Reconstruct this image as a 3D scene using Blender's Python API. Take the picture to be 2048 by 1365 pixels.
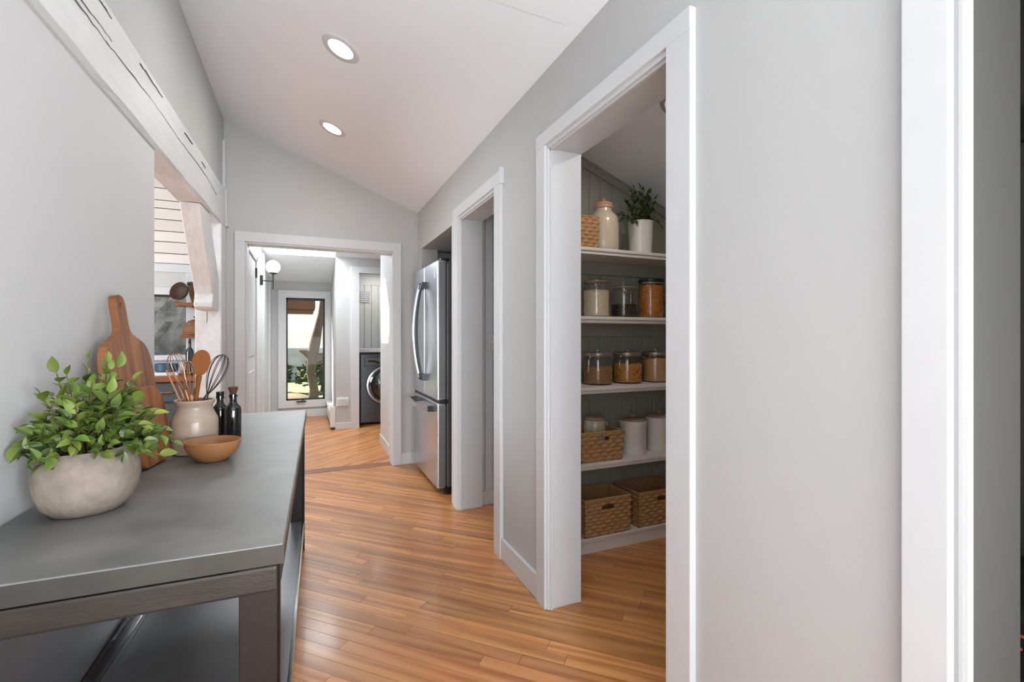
import bpy, bmesh, math, random
from mathutils import Vector, Matrix, Quaternion

random.seed(7)
sc = bpy.context.scene
for o in list(bpy.data.objects):
    bpy.data.objects.remove(o)
COL = sc.collection
PI = math.pi

# ------------------------------------------------------------------ camera
cam_d = bpy.data.cameras.new('camera')
cam_d.sensor_width = 36.0
cam_d.lens = 947.0 / 2048.0 * 36.0
cam_d.shift_y = -7.5 / 2048.0
cam_d.clip_start = 0.03
cam = bpy.data.objects.new('camera', cam_d)
cam.location = (0, 0, 1.2)
cam.rotation_euler = (PI / 2, 0, -math.atan2(412.0, 947.0))
COL.objects.link(cam)
sc.camera = cam

# ------------------------------------------------------------------ world, sun, daylight and added fills
w = bpy.data.worlds.new('world')
sc.world = w
w.use_nodes = True
nt = w.node_tree
bg = nt.nodes['Background']
sky = nt.nodes.new('ShaderNodeTexSky')
sky.sky_type = 'HOSEK_WILKIE'
sky.sun_direction = Vector((-.55, .62, .68)).normalized()
sky.turbidity = 6.0
sky.ground_albedo = .5
nt.links.new(sky.outputs[0], bg.inputs[0])
bg.inputs[1].default_value = 2.4


def lamp(name, kind, energy, color, loc, direction, **kw):
    d = bpy.data.lights.new(name, kind)
    d.energy = energy
    d.color = color
    for k, v in kw.items():
        setattr(d, k, v)
    o = bpy.data.objects.new(name, d)
    o.location = loc
    o.rotation_euler = Vector(direction).to_track_quat('-Z', 'Y').to_euler()
    COL.objects.link(o)
    return o


lamp('sun', 'SUN', 9.0, (1, .93, .82), (0, 9, 6), (.87, -1.0, -1.1), angle=.01)
# added upward fill behind the camera, in an unseen doorway, brightening the ceiling
lamp('hall_fill_light', 'AREA', 44, (.96, .98, 1), (.18, -2.05, .75), (0, 1, 1.0), shape='RECTANGLE', size=1.36, size_y=1.3)
# added kitchen fill in an unseen opening of the outer wall
# added side fills in unseen openings behind the camera
lamp('right_fill_light', 'AREA', 48, (.96, .98, 1), (1.05, -1.1, 1.0), (-1, .75, .7), shape='RECTANGLE', size=1.0, size_y=1.0)  # added to brighten the left wall and ceiling
lamp('side_fill_light', 'AREA', 10, (.96, .98, 1), (-.68, -1.05, 1.45), (1, .5, 0), shape='RECTANGLE', size=1.2, size_y=1.0)  # added to send light into the pantry
lamp('kitchen_fill_light', 'AREA', 42, (.93, .97, 1), (-2.95, 3.4, 1.6), (1, .15, -.1), shape='RECTANGLE', size=1.6, size_y=1.5)  # added to brighten the kitchen boards
# daylight through the skylight and the tall window of the mudroom
lamp('skylight_daylight', 'AREA', 34, (.95, .975, 1), (-.03, 6.17, 2.56), (0, -.17, -1), shape='RECTANGLE', size=.72, size_y=.84)

sc.view_settings.view_transform = 'Standard'
sc.view_settings.look = 'None'
sc.view_settings.gamma = 1.0
sc.view_settings.use_curve_mapping = False
sc.view_settings.exposure = 0.86
sc.cycles.use_denoising = True
sc.cycles.max_bounces = 10
sc.cycles.diffuse_bounces = 6
sc.cycles.transparent_max_bounces = 24
sc.cycles.caustics_reflective = False
sc.cycles.caustics_refractive = False
sc.cycles.sample_clamp_indirect = 6.0


# ------------------------------------------------------------------ materials
def lin(c):
    out = []
    for v in c[:3]:
        v = v / 255.0
        out.append(v / 12.92 if v <= .04045 else ((v + .055) / 1.055) ** 2.4)
    return tuple(out) + (1.0,)


MATS = {}


def mat(name, col, rough=.6, metal=0.0, col2=None, scale=8.0, stretch=(1, 1, 1), bump=0.0, bscale=None, detail=4.0,
        rand=0.0, spec=.5, coat=0.0, mid=.5, contrast=1.0, rough_var=0.0, emit=None, estr=0.0, trans=0.0):
    m = bpy.data.materials.new(name)
    m.use_nodes = True
    n, l = m.node_tree.nodes, m.node_tree.links
    b = n['Principled BSDF']
    b.inputs['Roughness'].default_value = rough
    b.inputs['Metallic'].default_value = metal
    b.inputs['Specular IOR Level'].default_value = spec
    b.inputs['Coat Weight'].default_value = coat
    b.inputs['Coat Roughness'].default_value = .15
    b.inputs['Base Color'].default_value = lin(col)
    if trans:
        b.inputs['Transmission Weight'].default_value = trans
    if emit:
        b.inputs['Emission Color'].default_value = lin(emit)
        b.inputs['Emission Strength'].default_value = estr
    tc = n.new('ShaderNodeTexCoord')
    mp = n.new('ShaderNodeMapping')
    mp.inputs['Scale'].default_value = stretch
    src = tc.outputs['Object']
    oi = None
    if rand:
        oi = n.new('ShaderNodeObjectInfo')
        ad = n.new('ShaderNodeVectorMath')
        ad.operation = 'MULTIPLY_ADD'
        cv = n.new('ShaderNodeCombineXYZ')
        for k in range(3):
            l.new(oi.outputs['Random'], cv.inputs[k])
        l.new(cv.outputs[0], ad.inputs[0])
        ad.inputs[1].default_value = (37, 53, 71)
        l.new(src, ad.inputs[2])
        src = ad.outputs[0]
    l.new(src, mp.inputs[0])
    last = None
    if col2 is not None:
        nz = n.new('ShaderNodeTexNoise')
        nz.inputs['Scale'].default_value = scale
        nz.inputs['Detail'].default_value = detail
        nz.inputs['Roughness'].default_value = .6
        l.new(mp.outputs[0], nz.inputs['Vector'])
        rp = n.new('ShaderNodeValToRGB')
        rp.color_ramp.elements[0].position = max(0, mid - .3 / contrast)
        rp.color_ramp.elements[1].position = min(1, mid + .3 / contrast)
        rp.color_ramp.elements[0].color = lin(col2)
        rp.color_ramp.elements[1].color = lin(col)
        l.new(nz.outputs[0], rp.inputs[0])
        last = rp.outputs[0]
        l.new(last, b.inputs['Base Color'])
        if rough_var:
            mr = n.new('ShaderNodeMapRange')
            mr.inputs[3].default_value = rough - rough_var
            mr.inputs[4].default_value = rough + rough_var
            l.new(nz.outputs[0], mr.inputs[0])
            l.new(mr.outputs[0], b.inputs['Roughness'])
    if rand:
        hs = n.new('ShaderNodeHueSaturation')
        mr = n.new('ShaderNodeMapRange')
        mr.inputs[3].default_value = 1 - rand
        mr.inputs[4].default_value = 1 + rand
        l.new(oi.outputs['Random'], mr.inputs[0])
        l.new(mr.outputs[0], hs.inputs['Value'])
        mh = n.new('ShaderNodeMath')
        mh.operation = 'MULTIPLY'
        mh.inputs[1].default_value = 7.13
        l.new(oi.outputs['Random'], mh.inputs[0])
        mf = n.new('ShaderNodeMath')
        mf.operation = 'FRACT'
        l.new(mh.outputs[0], mf.inputs[0])
        m2 = n.new('ShaderNodeMapRange')
        m2.inputs[3].default_value = .5 - rand * .06
        m2.inputs[4].default_value = .5 + rand * .06
        l.new(mf.outputs[0], m2.inputs[0])
        l.new(m2.outputs[0], hs.inputs['Hue'])
        if last:
            l.new(last, hs.inputs['Color'])
        else:
            hs.inputs['Color'].default_value = lin(col)
        l.new(hs.outputs[0], b.inputs['Base Color'])
    if bump:
        nb = n.new('ShaderNodeTexNoise')
        nb.inputs['Scale'].default_value = bscale or scale
        nb.inputs['Detail'].default_value = 5
        l.new(mp.outputs[0], nb.inputs['Vector'])
        bp = n.new('ShaderNodeBump')
        bp.inputs['Strength'].default_value = bump
        bp.inputs['Distance'].default_value = .01
        l.new(nb.outputs[0], bp.inputs['Height'])
        l.new(bp.outputs[0], b.inputs['Normal'])
    MATS[name] = m
    return m


def wood_floor(name, c_dark, c_mid, c_light, rand=.19):
    """oak strip: long grain along local x, cathedral figure, random tone for each strip"""
    m = bpy.data.materials.new(name)
    m.use_nodes = True
    n, l = m.node_tree.nodes, m.node_tree.links
    b = n['Principled BSDF']
    b.inputs['Roughness'].default_value = .36
    b.inputs['Specular IOR Level'].default_value = .42
    b.inputs['Coat Weight'].default_value = .12
    b.inputs['Coat Roughness'].default_value = .12
    tc = n.new('ShaderNodeTexCoord')
    oi = n.new('ShaderNodeObjectInfo')
    cv = n.new('ShaderNodeCombineXYZ')
    for k in range(3):
        l.new(oi.outputs['Random'], cv.inputs[k])
    ad = n.new('ShaderNodeVectorMath')
    ad.operation = 'MULTIPLY_ADD'
    ad.inputs[1].default_value = (91, 3.7, 17)
    l.new(cv.outputs[0], ad.inputs[0])
    l.new(tc.outputs['Object'], ad.inputs[2])
    # fine streaks
    mp = n.new('ShaderNodeMapping')
    mp.inputs['Scale'].default_value = (1.3, 26, 1)
    l.new(ad.outputs[0], mp.inputs[0])
    nz = n.new('ShaderNodeTexNoise')
    nz.inputs['Scale'].default_value = 1.6
    nz.inputs['Detail'].default_value = 6
    nz.inputs['Roughness'].default_value = .65
    l.new(mp.outputs[0], nz.inputs['Vector'])
    # cathedral figure
    mp2 = n.new('ShaderNodeMapping')
    mp2.inputs['Scale'].default_value = (1.1, 8, 1)
    l.new(ad.outputs[0], mp2.inputs[0])
    wv = n.new('ShaderNodeTexWave')
    wv.wave_type = 'RINGS'
    wv.inputs['Scale'].default_value = .7
    wv.inputs['Distortion'].default_value = 12.0
    wv.inputs['Detail'].default_value = 2.5
    wv.inputs['Detail Scale'].default_value = .9
    l.new(mp2.outputs[0], wv.inputs['Vector'])
    mx = n.new('ShaderNodeMix')
    mx.data_type = 'FLOAT'
    mx.inputs[0].default_value = .24
    l.new(nz.outputs[0], mx.inputs[2])
    l.new(wv.outputs['Fac'], mx.inputs[3])
    rp = n.new('ShaderNodeValToRGB')
    e = rp.color_ramp.elements
    e[0].position, e[0].color = .2, lin(c_dark)
    e[1].position, e[1].color = .85, lin(c_light)
    k = e.new(.5)
    k.color = lin(c_mid)
    l.new(mx.outputs[0], rp.inputs[0])
    hs = n.new('ShaderNodeHueSaturation')
    mr = n.new('ShaderNodeMapRange')
    mr.inputs[3].default_value = 1 - rand * 1.3
    mr.inputs[4].default_value = 1 + rand
    l.new(oi.outputs['Random'], mr.inputs[0])
    l.new(mr.outputs[0], hs.inputs['Value'])
    mh = n.new('ShaderNodeMath')
    mh.operation = 'MULTIPLY'
    mh.inputs[1].default_value = 9.7
    mf = n.new('ShaderNodeMath')
    mf.operation = 'FRACT'
    l.new(oi.outputs['Random'], mh.inputs[0])
    l.new(mh.outputs[0], mf.inputs[0])
    m2 = n.new('ShaderNodeMapRange')
    m2.inputs[3].default_value = .494
    m2.inputs[4].default_value = .503
    l.new(mf.outputs[0], m2.inputs[0])
    l.new(m2.outputs[0], hs.inputs['Hue'])
    l.new(rp.outputs[0], hs.inputs['Color'])
    l.new(hs.outputs[0], b.inputs['Base Color'])
    bp = n.new('ShaderNodeBump')
    bp.inputs['Strength'].default_value = .12
    bp.inputs['Distance'].default_value = .004
    l.new(nz.outputs[0], bp.inputs['Height'])
    l.new(bp.outputs[0], b.inputs['Normal'])
    MATS[name] = m
    return m


def glass(name, tint=(1, 1, 1), ior=1.45, rough=.02, f0=.04):
    """thin clear glass: transparent body with a Fresnel reflection"""
    m = bpy.data.materials.new(name)
    m.use_nodes = True
    n, l = m.node_tree.nodes, m.node_tree.links
    n.remove(n['Principled BSDF'])
    tr = n.new('ShaderNodeBsdfTransparent')
    tr.inputs[0].default_value = tint + (1,)
    gl = n.new('ShaderNodeBsdfGlossy')
    gl.inputs['Roughness'].default_value = rough
    lw = n.new('ShaderNodeLayerWeight')
    lw.inputs[0].default_value = .5
    pw = n.new('ShaderNodeMath')
    pw.operation = 'POWER'
    pw.inputs[1].default_value = 4.0
    l.new(lw.outputs['Facing'], pw.inputs[0])
    fr = n.new('ShaderNodeMapRange')
    fr.inputs[3].default_value = f0
    fr.inputs[4].default_value = ior - 1.0
    l.new(pw.outputs[0], fr.inputs[0])
    mx = n.new('ShaderNodeMixShader')
    l.new(fr.outputs[0], mx.inputs[0])
    l.new(tr.outputs[0], mx.inputs[1])
    l.new(gl.outputs[0], mx.inputs[2])
    l.new(mx.outputs[0], n['Material Output'].inputs[0])
    MATS[name] = m
    return m


def glow(name, col, strength):
    m = bpy.data.materials.new(name)
    m.use_nodes = True
    b = m.node_tree.nodes['Principled BSDF']
    b.inputs['Base Color'].default_value = lin(col)
    b.inputs['Emission Color'].default_value = lin(col)
    b.inputs['Emission Strength'].default_value = strength
    MATS[name] = m
    return m


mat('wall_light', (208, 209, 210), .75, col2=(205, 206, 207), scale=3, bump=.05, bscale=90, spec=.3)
mat('wall', (188, 190, 190), .75, col2=(185, 187, 187), scale=3, bump=.05, bscale=90, spec=.3)
mat('ceiling', (232, 238, 244), .85, bump=.04, bscale=120, spec=.2)
mat('trim', (206, 209, 212), .42, col2=(202, 205, 208), scale=6, bump=.04, bscale=30)
mat('trim_edge', (200, 203, 206), .45)
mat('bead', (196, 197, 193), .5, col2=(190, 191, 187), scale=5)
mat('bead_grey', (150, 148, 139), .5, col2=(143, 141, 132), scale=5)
mat('beam', (218, 221, 223), .5, col2=(203, 205, 206), scale=4, stretch=(5, .6, 5), bump=.35, bscale=7, contrast=1.2)
mat('crack', (112, 110, 106), .9)
mat('dark_jamb', (86, 86, 82), .7, bump=.03, bscale=40)  # darker grey than the other jambs
mat('side_room_shade', (46, 46, 42), .8)  # the side room's darkness is put into this colour
mat('black_soft', (10, 10, 10), .6)
mat('subfloor', (50, 34, 22), .9)
wood_floor('oak', (150, 94, 52), (194, 133, 80), (214, 158, 103))
wood_floor('oak_plain', (150, 94, 52), (194, 133, 80), (214, 158, 103), rand=0.01)
mat('counter_metal', (142, 142, 140), .45, metal=.35, col2=(106, 107, 106), scale=5.0, detail=8, bump=.03, bscale=60, contrast=1.5, rough_var=.16, spec=.5)
mat('counter_edge', (78, 78, 75), .4, metal=.6, col2=(62, 62, 59), scale=9)
mat('rail_metal', (62, 58, 54), .45, metal=.5, col2=(44, 41, 38), scale=7, stretch=(1, 1, 4), bump=.08, bscale=50)
mat('leg_metal', (44, 38, 35), .45, metal=.5, col2=(30, 27, 25), scale=7, bump=.06, bscale=40)
mat('sheet_metal', (138, 140, 144), .38, metal=.6, col2=(112, 113, 116), scale=2.5, detail=5, rough_var=.08)
mat('bright_steel', (176, 180, 186), .18, metal=.95, col2=(120, 124, 130), scale=4)
mat('steel', (198, 203, 210), .24, metal=.92, col2=(182, 187, 194), scale=3, stretch=(1, 1, .15))
mat('steel_side', (120, 121, 122), .45, metal=.6, col2=(102, 103, 104), scale=3)
mat('steel_handle', (205, 207, 210), .2, metal=1.0)
mat('dark_steel', (62, 66, 70), .3, metal=.8)
mat('black', (16, 16, 17), .45)
mat('washer', (92, 97, 103), .35, metal=.7, col2=(84, 88, 93), scale=3)
mat('washer_ring', (178, 180, 184), .22, metal=.9)
mat('washer_glass', (34, 36, 40), .06, spec=.8)
mat('stone', (156, 145, 132), .85, col2=(122, 112, 100), scale=26, detail=9, bump=.35, bscale=60, contrast=1.1)
mat('soil', (44, 34, 26), .95, bump=.5, bscale=60)
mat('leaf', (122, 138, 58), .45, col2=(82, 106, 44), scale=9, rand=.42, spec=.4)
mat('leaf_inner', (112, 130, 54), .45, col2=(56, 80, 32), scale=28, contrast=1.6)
mat('leaf_dark', (58, 84, 40), .5, col2=(36, 60, 28), scale=9, rand=.35)
mat('stem', (92, 84, 48), .7)
mat('acacia', (166, 108, 66), .42, col2=(96, 56, 30), scale=4.0, stretch=(.25, 6, .3), detail=5, bump=.05, bscale=20, contrast=2.0, coat=.12)
mat('acacia_dark', (142, 86, 48), .42, col2=(92, 52, 28), scale=3.4, stretch=(.25, 6, .35), detail=6, contrast=1.3, coat=.1)
mat('bowl_wood', (180, 128, 82), .45, col2=(146, 98, 58), scale=4, stretch=(1, 1, 5), detail=5, coat=.1)
mat('spoon_wood', (146, 88, 40), .65, col2=(118, 68, 28), scale=5, stretch=(6, 6, .6), spec=.2)
mat('crock', (180, 163, 147), .4, col2=(158, 140, 123), scale=5, stretch=(1, 1, 5), detail=6, coat=.35, bump=.05, bscale=20)
mat('copper_wire', (196, 146, 110), .3, metal=.85)
mat('copper_wood', (205, 142, 92), .45, col2=(180, 116, 70), scale=6)
mat('black_wire', (62, 60, 58), .35, metal=.6)
mat('dark_bottle', (18, 18, 19), .08, spec=.7, coat=.5)
mat('cork', (96, 62, 42), .85, col2=(70, 44, 30), scale=40)
mat('shelf', (214, 208, 203), .5, col2=(206, 200, 195), scale=6)
mat('wicker', (180, 140, 94), .7, col2=(138, 100, 62), scale=40, stretch=(1, 1, 4), detail=2, rand=.06, contrast=1.0)
mat('wicker_dark', (74, 46, 26), .8)
mat('cream_glaze', (198, 184, 166), .28, coat=.5, col2=(190, 175, 156), scale=4)
mat('tan_lid', (196, 158, 128), .45, col2=(176, 138, 108), scale=8)
mat('white_glaze', (214, 210, 204), .25, coat=.5)
mat('canister', (216, 211, 205), .28, coat=.45)
mat('canister_lid', (160, 138, 120), .45, col2=(142, 120, 102), scale=6)
mat('label_brown', (126, 94, 58), .6)
mat('label_line', (74, 52, 32), .6)
mat('lid_silver', (166, 156, 142), .35, metal=.75)
mat('lid_black', (26, 25, 25), .35)
mat('rice', (220, 204, 180), .8, rand=0, col2=(190, 170, 142), scale=60)
mat('bean', (52, 28, 18), .4, col2=(34, 17, 11), scale=30)
mat('pasta_orange', (206, 136, 52), .6, col2=(176, 104, 34), scale=30)
mat('pasta_tan', (176, 130, 84), .65, col2=(142, 98, 60), scale=30)
mat('pasta_gold', (208, 146, 66), .6, col2=(178, 116, 46), scale=30)
mat('grain', (198, 158, 112), .85, col2=(168, 126, 84), scale=90)
mat('plastic_white', (228, 228, 228), .4)
mat('heater', (214, 214, 214), .4, metal=.1)
mat('grey_plate', (158, 158, 160), .5)
mat('iron', (54, 56, 58), .5, metal=.5)
mat('window_black', (26, 26, 27), .5)
mat('grass', (148, 158, 118), .9, col2=(120, 134, 92), scale=20, rand=0)
mat('hedge', (104, 120, 72), .8, rand=.3, col2=(78, 96, 52), scale=6)
mat('earth', (170, 146, 118), .9, col2=(140, 124, 92), scale=5)
mat('bark', (118, 98, 86), .9, col2=(90, 74, 64), scale=8, stretch=(3, 3, .6), bump=.6)
mat('eave', (112, 74, 50), .8, col2=(84, 54, 38), scale=5, stretch=(.4, 4, 4))
mat('shed_wall', (238, 226, 222), .9, col2=(228, 216, 212), scale=4)
mat('lattice', (186, 186, 182), .8)
mat('backdrop_grey', (196, 194, 192), .95, col2=(104, 102, 98), scale=5, stretch=(1, 1, 1.6), detail=8, contrast=1.6, bump=.5)
mat('board_white', (222, 219, 214), .6, col2=(214, 206, 197), scale=5, stretch=(.5, 1, 3), rand=.05, bump=.12, bscale=20)
mat('walnut', (150, 86, 48), .45, col2=(112, 62, 34), scale=5, stretch=(.5, 4, 4))
mat('teal_cab', (66, 76, 78), .55)
mat('blue_pot', (44, 76, 98), .4)
mat('brown_clay', (150, 116, 88), .6, col2=(122, 90, 66), scale=8)
mat('clay_dark', (70, 50, 36), .7)
mat('basket_brown', (140, 100, 62), .7, col2=(98, 66, 38), scale=30)
mat('speck_orange', (190, 84, 30), .6)
glass('jar_glass', (.985, .988, .985), 1.4, .03)
glass('pane_glass', (.98, .985, .98), 1.35, .01, .004)
glow('lamp_glow', (255, 250, 244), 9.0)
glow('pantry_added_glow', (255, 240, 224), 1.5)  # glow added to the pantry fixture lens
glow('globe_glow', (255, 238, 222), 1.15)


# ------------------------------------------------------------------ mesh helpers
class MB:
    def __init__(s):
        s.v, s.f = [], []

    def poly(s, pts):
        b = len(s.v)
        s.v += [tuple(p) for p in pts]
        s.f.append(tuple(range(b, b + len(pts))))
        return s

    def box(s, x0, x1, y0, y1, z0, z1):
        b = len(s.v)
        s.v += [(x0, y0, z0), (x1, y0, z0), (x1, y1, z0), (x0, y1, z0), (x0, y0, z1), (x1, y0, z1), (x1, y1, z1), (x0, y1, z1)]
        s.f += [tuple(b + i for i in q) for q in ((3, 2, 1, 0), (4, 5, 6, 7), (0, 1, 5, 4), (1, 2, 6, 5), (2, 3, 7, 6), (3, 0, 4, 7))]
        return s

    def hexa(s, p):
        b = len(s.v)
        s.v += [tuple(q) for q in p]
        s.f += [tuple(b + i for i in q) for q in ((3, 2, 1, 0), (4, 5, 6, 7), (0, 1, 5, 4), (1, 2, 6, 5), (2, 3, 7, 6), (3, 0, 4, 7))]
        return s

    def prism(s, pts, h):
        """extrude a closed outline (list of 3D points) by vector h"""
        b, n = len(s.v), len(pts)
        h = Vector(h)
        s.v += [tuple(p) for p in pts] + [tuple(Vector(p) + h) for p in pts]
        s.f.append(tuple(b + i for i in reversed(range(n))))
        s.f.append(tuple(b + n + i for i in range(n)))
        for i in range(n):
            j = (i + 1) % n
            s.f.append((b + i, b + j, b + n + j, b + n + i))
        return s

    def lathe(s, prof, seg=40, c=(0, 0, 0), wob=None, sx=1, sy=1):
        b = len(s.v)
        n = len(prof)
        for k in range(seg):
            a = 2 * PI * k / seg
            for i, (r, z) in enumerate(prof):
                rr, zz = r, z
                if wob:
                    rr, zz = wob(a, i, r, z)
                s.v.append((c[0] + rr * math.cos(a) * sx, c[1] + rr * math.sin(a) * sy, c[2] + zz))
        for k in range(seg):
            k2 = (k + 1) % seg
            for i in range(n - 1):
                q = (b + k * n + i, b + k2 * n + i, b + k2 * n + i + 1, b + k * n + i + 1)
                s.f.append(q)
        return s

    def tube(s, path, r, seg=8, closed=False):
        pts = [Vector(p) for p in path]
        n = len(pts)
        rs = r if isinstance(r, (list, tuple)) else [r] * n
        b = len(s.v)
        up = None
        for i, p in enumerate(pts):
            if closed:
                d = pts[(i + 1) % n] - pts[i - 1]
            else:
                d = pts[min(i + 1, n - 1)] - pts[max(i - 1, 0)]
            d.normalize()
            if up is None:
                up = Vector((0, 0, 1)) if abs(d.z) < .9 else Vector((1, 0, 0))
            x = up - d * up.dot(d)
            if x.length < 1e-6:
                x = d.orthogonal()
            x.normalize()
            up = x
            y = d.cross(x)
            for k in range(seg):
                a = 2 * PI * k / seg
                s.v.append(tuple(p + (x * math.cos(a) + y * math.sin(a)) * rs[i]))
        m = n if closed else n - 1
        for i in range(m):
            j = (i + 1) % n
            for k in range(seg):
                k2 = (k + 1) % seg
                s.f.append((b + i * seg + k, b + i * seg + k2, b + j * seg + k2, b + j * seg + k))
        if not closed:
            s.f.append(tuple(b + k for k in reversed(range(seg))))
            s.f.append(tuple(b + (n - 1) * seg + k for k in range(seg)))
        return s

    def build(s, name, m, parent=None, smooth=False, bevel=0.0, loc=None, seg=2):
        me = bpy.data.meshes.new(name)
        me.from_pydata(s.v, [], s.f)
        me.materials.append(MATS[m])
        if smooth:
            me.polygons.foreach_set('use_smooth', [True] * len(me.polygons))
            try:
                me.set_sharp_from_angle(angle=math.radians(42))
            except Exception:
                pass
        me.update()
        if bevel:
            bm = bmesh.new()
            bm.from_mesh(me)
            bmesh.ops.recalc_face_normals(bm, faces=bm.faces)
            es = [e for e in bm.edges if len(e.link_faces) == 2 and e.calc_face_angle(0) > .6]
            bmesh.ops.bevel(bm, geom=es, offset=bevel, segments=seg, profile=.6, affect='EDGES', clamp_overlap=True)
            bm.to_mesh(me)
            bm.free()
        o = bpy.data.objects.new(name, me)
        COL.objects.link(o)
        if parent:
            o.parent = parent
        if loc:
            o.location = loc
        return o


def tag(o, label, cat, group=None, kind=None):
    o['label'] = label
    o['category'] = cat
    if group:
        o['group'] = group
    if kind:
        o['kind'] = kind
    return o


def thing(name, label, cat, loc=(0, 0, 0), group=None, kind=None):
    o = bpy.data.objects.new(name, None)
    o.empty_display_size = .05
    COL.objects.link(o)
    o.location = loc
    return tag(o, label, cat, group, kind)


def struct(o, label=None, cat=None):
    o['kind'] = 'structure'
    if label:
        o['label'] = label
        o['category'] = cat
    return o


def sroot(name, label, cat):
    o = bpy.data.objects.new(name, None)
    o.empty_display_size = .05
    COL.objects.link(o)
    return struct(o, label, cat)


def box(name, m, dims, parent=None, bevel=0.0, loc=None):
    return MB().box(*dims).build(name, m, parent, bevel=bevel, loc=loc)


# ------------------------------------------------------------------ floor
XL, XR = -.62, .98            # hall wall faces
XRB = 1.134                   # back of the hall's right wall
YF = 4.51                     # far wall face
floor = struct(box('floor', 'subfloor', (-3.2, 2.6, -2.7, 8.0, -.12, -.013)), 'diagonal honey oak strip floor running through hall and pantry', 'floor')


def clip(poly, fn):
    out = []
    for i, p in enumerate(poly):
        q = poly[(i + 1) % len(poly)]
        a, b = fn(p), fn(q)
        if a >= 0:
            out.append(p)
        if (a >= 0) != (b >= 0):
            t = a / (a - b)
            out.append((p[0] + (q[0] - p[0]) * t, p[1] + (q[1] - p[1]) * t))
    return out


def planks(rect, ang, width, skip, parent, matname, seed, lmin=.45, lmax=1.5):
    rnd = random.Random(seed)
    x0, x1, y0, y1 = rect
    u = Vector((math.cos(ang), math.sin(ang)))
    v = Vector((-u.y, u.x))
    cs = [Vector(c) for c in ((x0, y0), (x1, y0), (x1, y1), (x0, y1))]
    vmin, vmax = min(c.dot(v) for c in cs), max(c.dot(v) for c in cs)
    umin, umax = min(c.dot(u) for c in cs), max(c.dot(u) for c in cs)
    g = .0007
    rows = int((vmax - vmin) / width) + 1
    for r in range(rows):
        va, vb = vmin + r * width + g, vmin + (r + 1) * width - g
        uu = umin - rnd.uniform(0, 1.2)
        while uu < umax:
            L = rnd.uniform(lmin, lmax)
            ua, ub = uu + g, uu + L - g
            uu += L
            pl = [(ua, va), (ub, va), (ub, vb), (ua, vb)]
            for fn in (lambda p: p[0] * u.x + p[1] * v.x - x0, lambda p: x1 - (p[0] * u.x + p[1] * v.x),
                       lambda p: p[0] * u.y + p[1] * v.y - y0, lambda p: y1 - (p[0] * u.y + p[1] * v.y)):
                pl = clip(pl, fn)
                if len(pl) < 3:
                    break
            if len(pl) < 3:
                continue
            cx = sum(p[0] for p in pl) / len(pl)
            cy = sum(p[1] for p in pl) / len(pl)
            wx = [p[0] * u.x + p[1] * v.x for p in pl]
            wy = [p[0] * u.y + p[1] * v.y for p in pl]
            if skip and all(skip(a, b) for a, b in zip(wx, wy)):
                continue
            if max(p[0] for p in pl) - min(p[0] for p in pl) < .03:
                continue
            dz = rnd.uniform(-.0003, .0003)
            o = MB().prism([(p[0] - cx, p[1] - cy, -.012) for p in pl], (0, 0, .012 + dz)).build('plank', matname, parent)
            o.location = (u.x * cx + v.x * cy, u.y * cx + v.y * cy, 0)
            o.rotation_euler = (0, 0, ang)


def hall_skip(x, y):
    return (x > 1.2 and y > 3.25) or (x > 1.05 and y < .82) or (x < -.2 and y < .5) or (x > 1.75 and y > 2.3)


planks((-.62, 2.45, .35, 4.52), -PI / 4, .0585, hall_skip, floor, 'oak', 3)
planks((-.49, 1.5, 4.66, 7.8), PI / 4 * .93, .0585, lambda x, y: (x > .8 and y < 5.5) or (x > .4 and y > 6.85) or x > 1.25, floor, 'oak', 5)
# threshold strips across the far doorway
for a, b in ((-.49, .05), (.0515, .78)):
    o = MB().box(-(b - a) / 2, (b - a) / 2, -.069, .069, -.012, .001).build('threshold_plank', 'acacia', floor)
    o.location = ((a + b) / 2, 4.59, 0)
# the boards behind the camera and in the kitchen, never seen closely
for dims in ((-.62, 2.45, -2.6, .35, -.012, 0), (-3.0, -.62, -.2, 5.4, -.012, 0)):
    MB().box(*dims).build('plank_field', 'oak_plain', floor)

# ------------------------------------------------------------------ walls
ZT = 3.2
wl = MB().box(-.74, XL, -.4, 2.575, 0, 2.04).box(-.74, XL, -2.6, -1.7, 0, 2.04).box(-.74, XL, -1.7, -.4, 0, .9)  # unseen gap left for the added left-hand fill
struct(wl.build('wall_left', 'wall_light', bevel=.004), 'grey painted wall below the white beam, behind the metal table', 'wall')
struct(box('wall_left_upper', 'wall', (-.74, XL, -2.6, YF + .1, 2.3, ZT)), 'grey upper wall between the white beam and the sloped ceiling', 'wall')

wr = MB()
for y0, y1 in ((.425, 1.075), (1.864, 2.452), (3.175, 3.30)):
    wr.box(XR, XRB, y0, y1, 0, ZT)
wr.box(XR, XRB, -2.6, -1.75, 0, ZT).box(XR, XRB, -.55, -.46, 0, ZT).box(XR, XRB, -1.75, -.55, 0, .35).box(XR, XRB, -1.75, -.55, 1.75, ZT)  # unseen gap left for the added right-hand fill
wr.box(XR, XRB, -.46, .425, 2.05, ZT)
wr.box(XR, XRB, 1.075, 1.864, 2.05, ZT)
wr.box(XR, XRB, 2.452, 3.175, 2.04, ZT)
wr.box(XR, XRB, 3.30, YF + .05, 2.02, ZT)
wr.box(XR, XRB, 4.36, YF + .05, 0, 2.02)
struct(wr.build('wall_right', 'wall'), 'long grey hall wall holding the pantry, closet and fridge openings', 'wall')
wf = MB().box(-.78, -.471, YF, 4.65, 0, ZT).box(.75, 1.8, YF, 4.65, 0, ZT).box(-.471, .75, YF, 4.65, 2.0, ZT)
struct(wf.build('wall_far', 'wall'), 'grey end wall with the wide white cased opening', 'wall')
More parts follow.
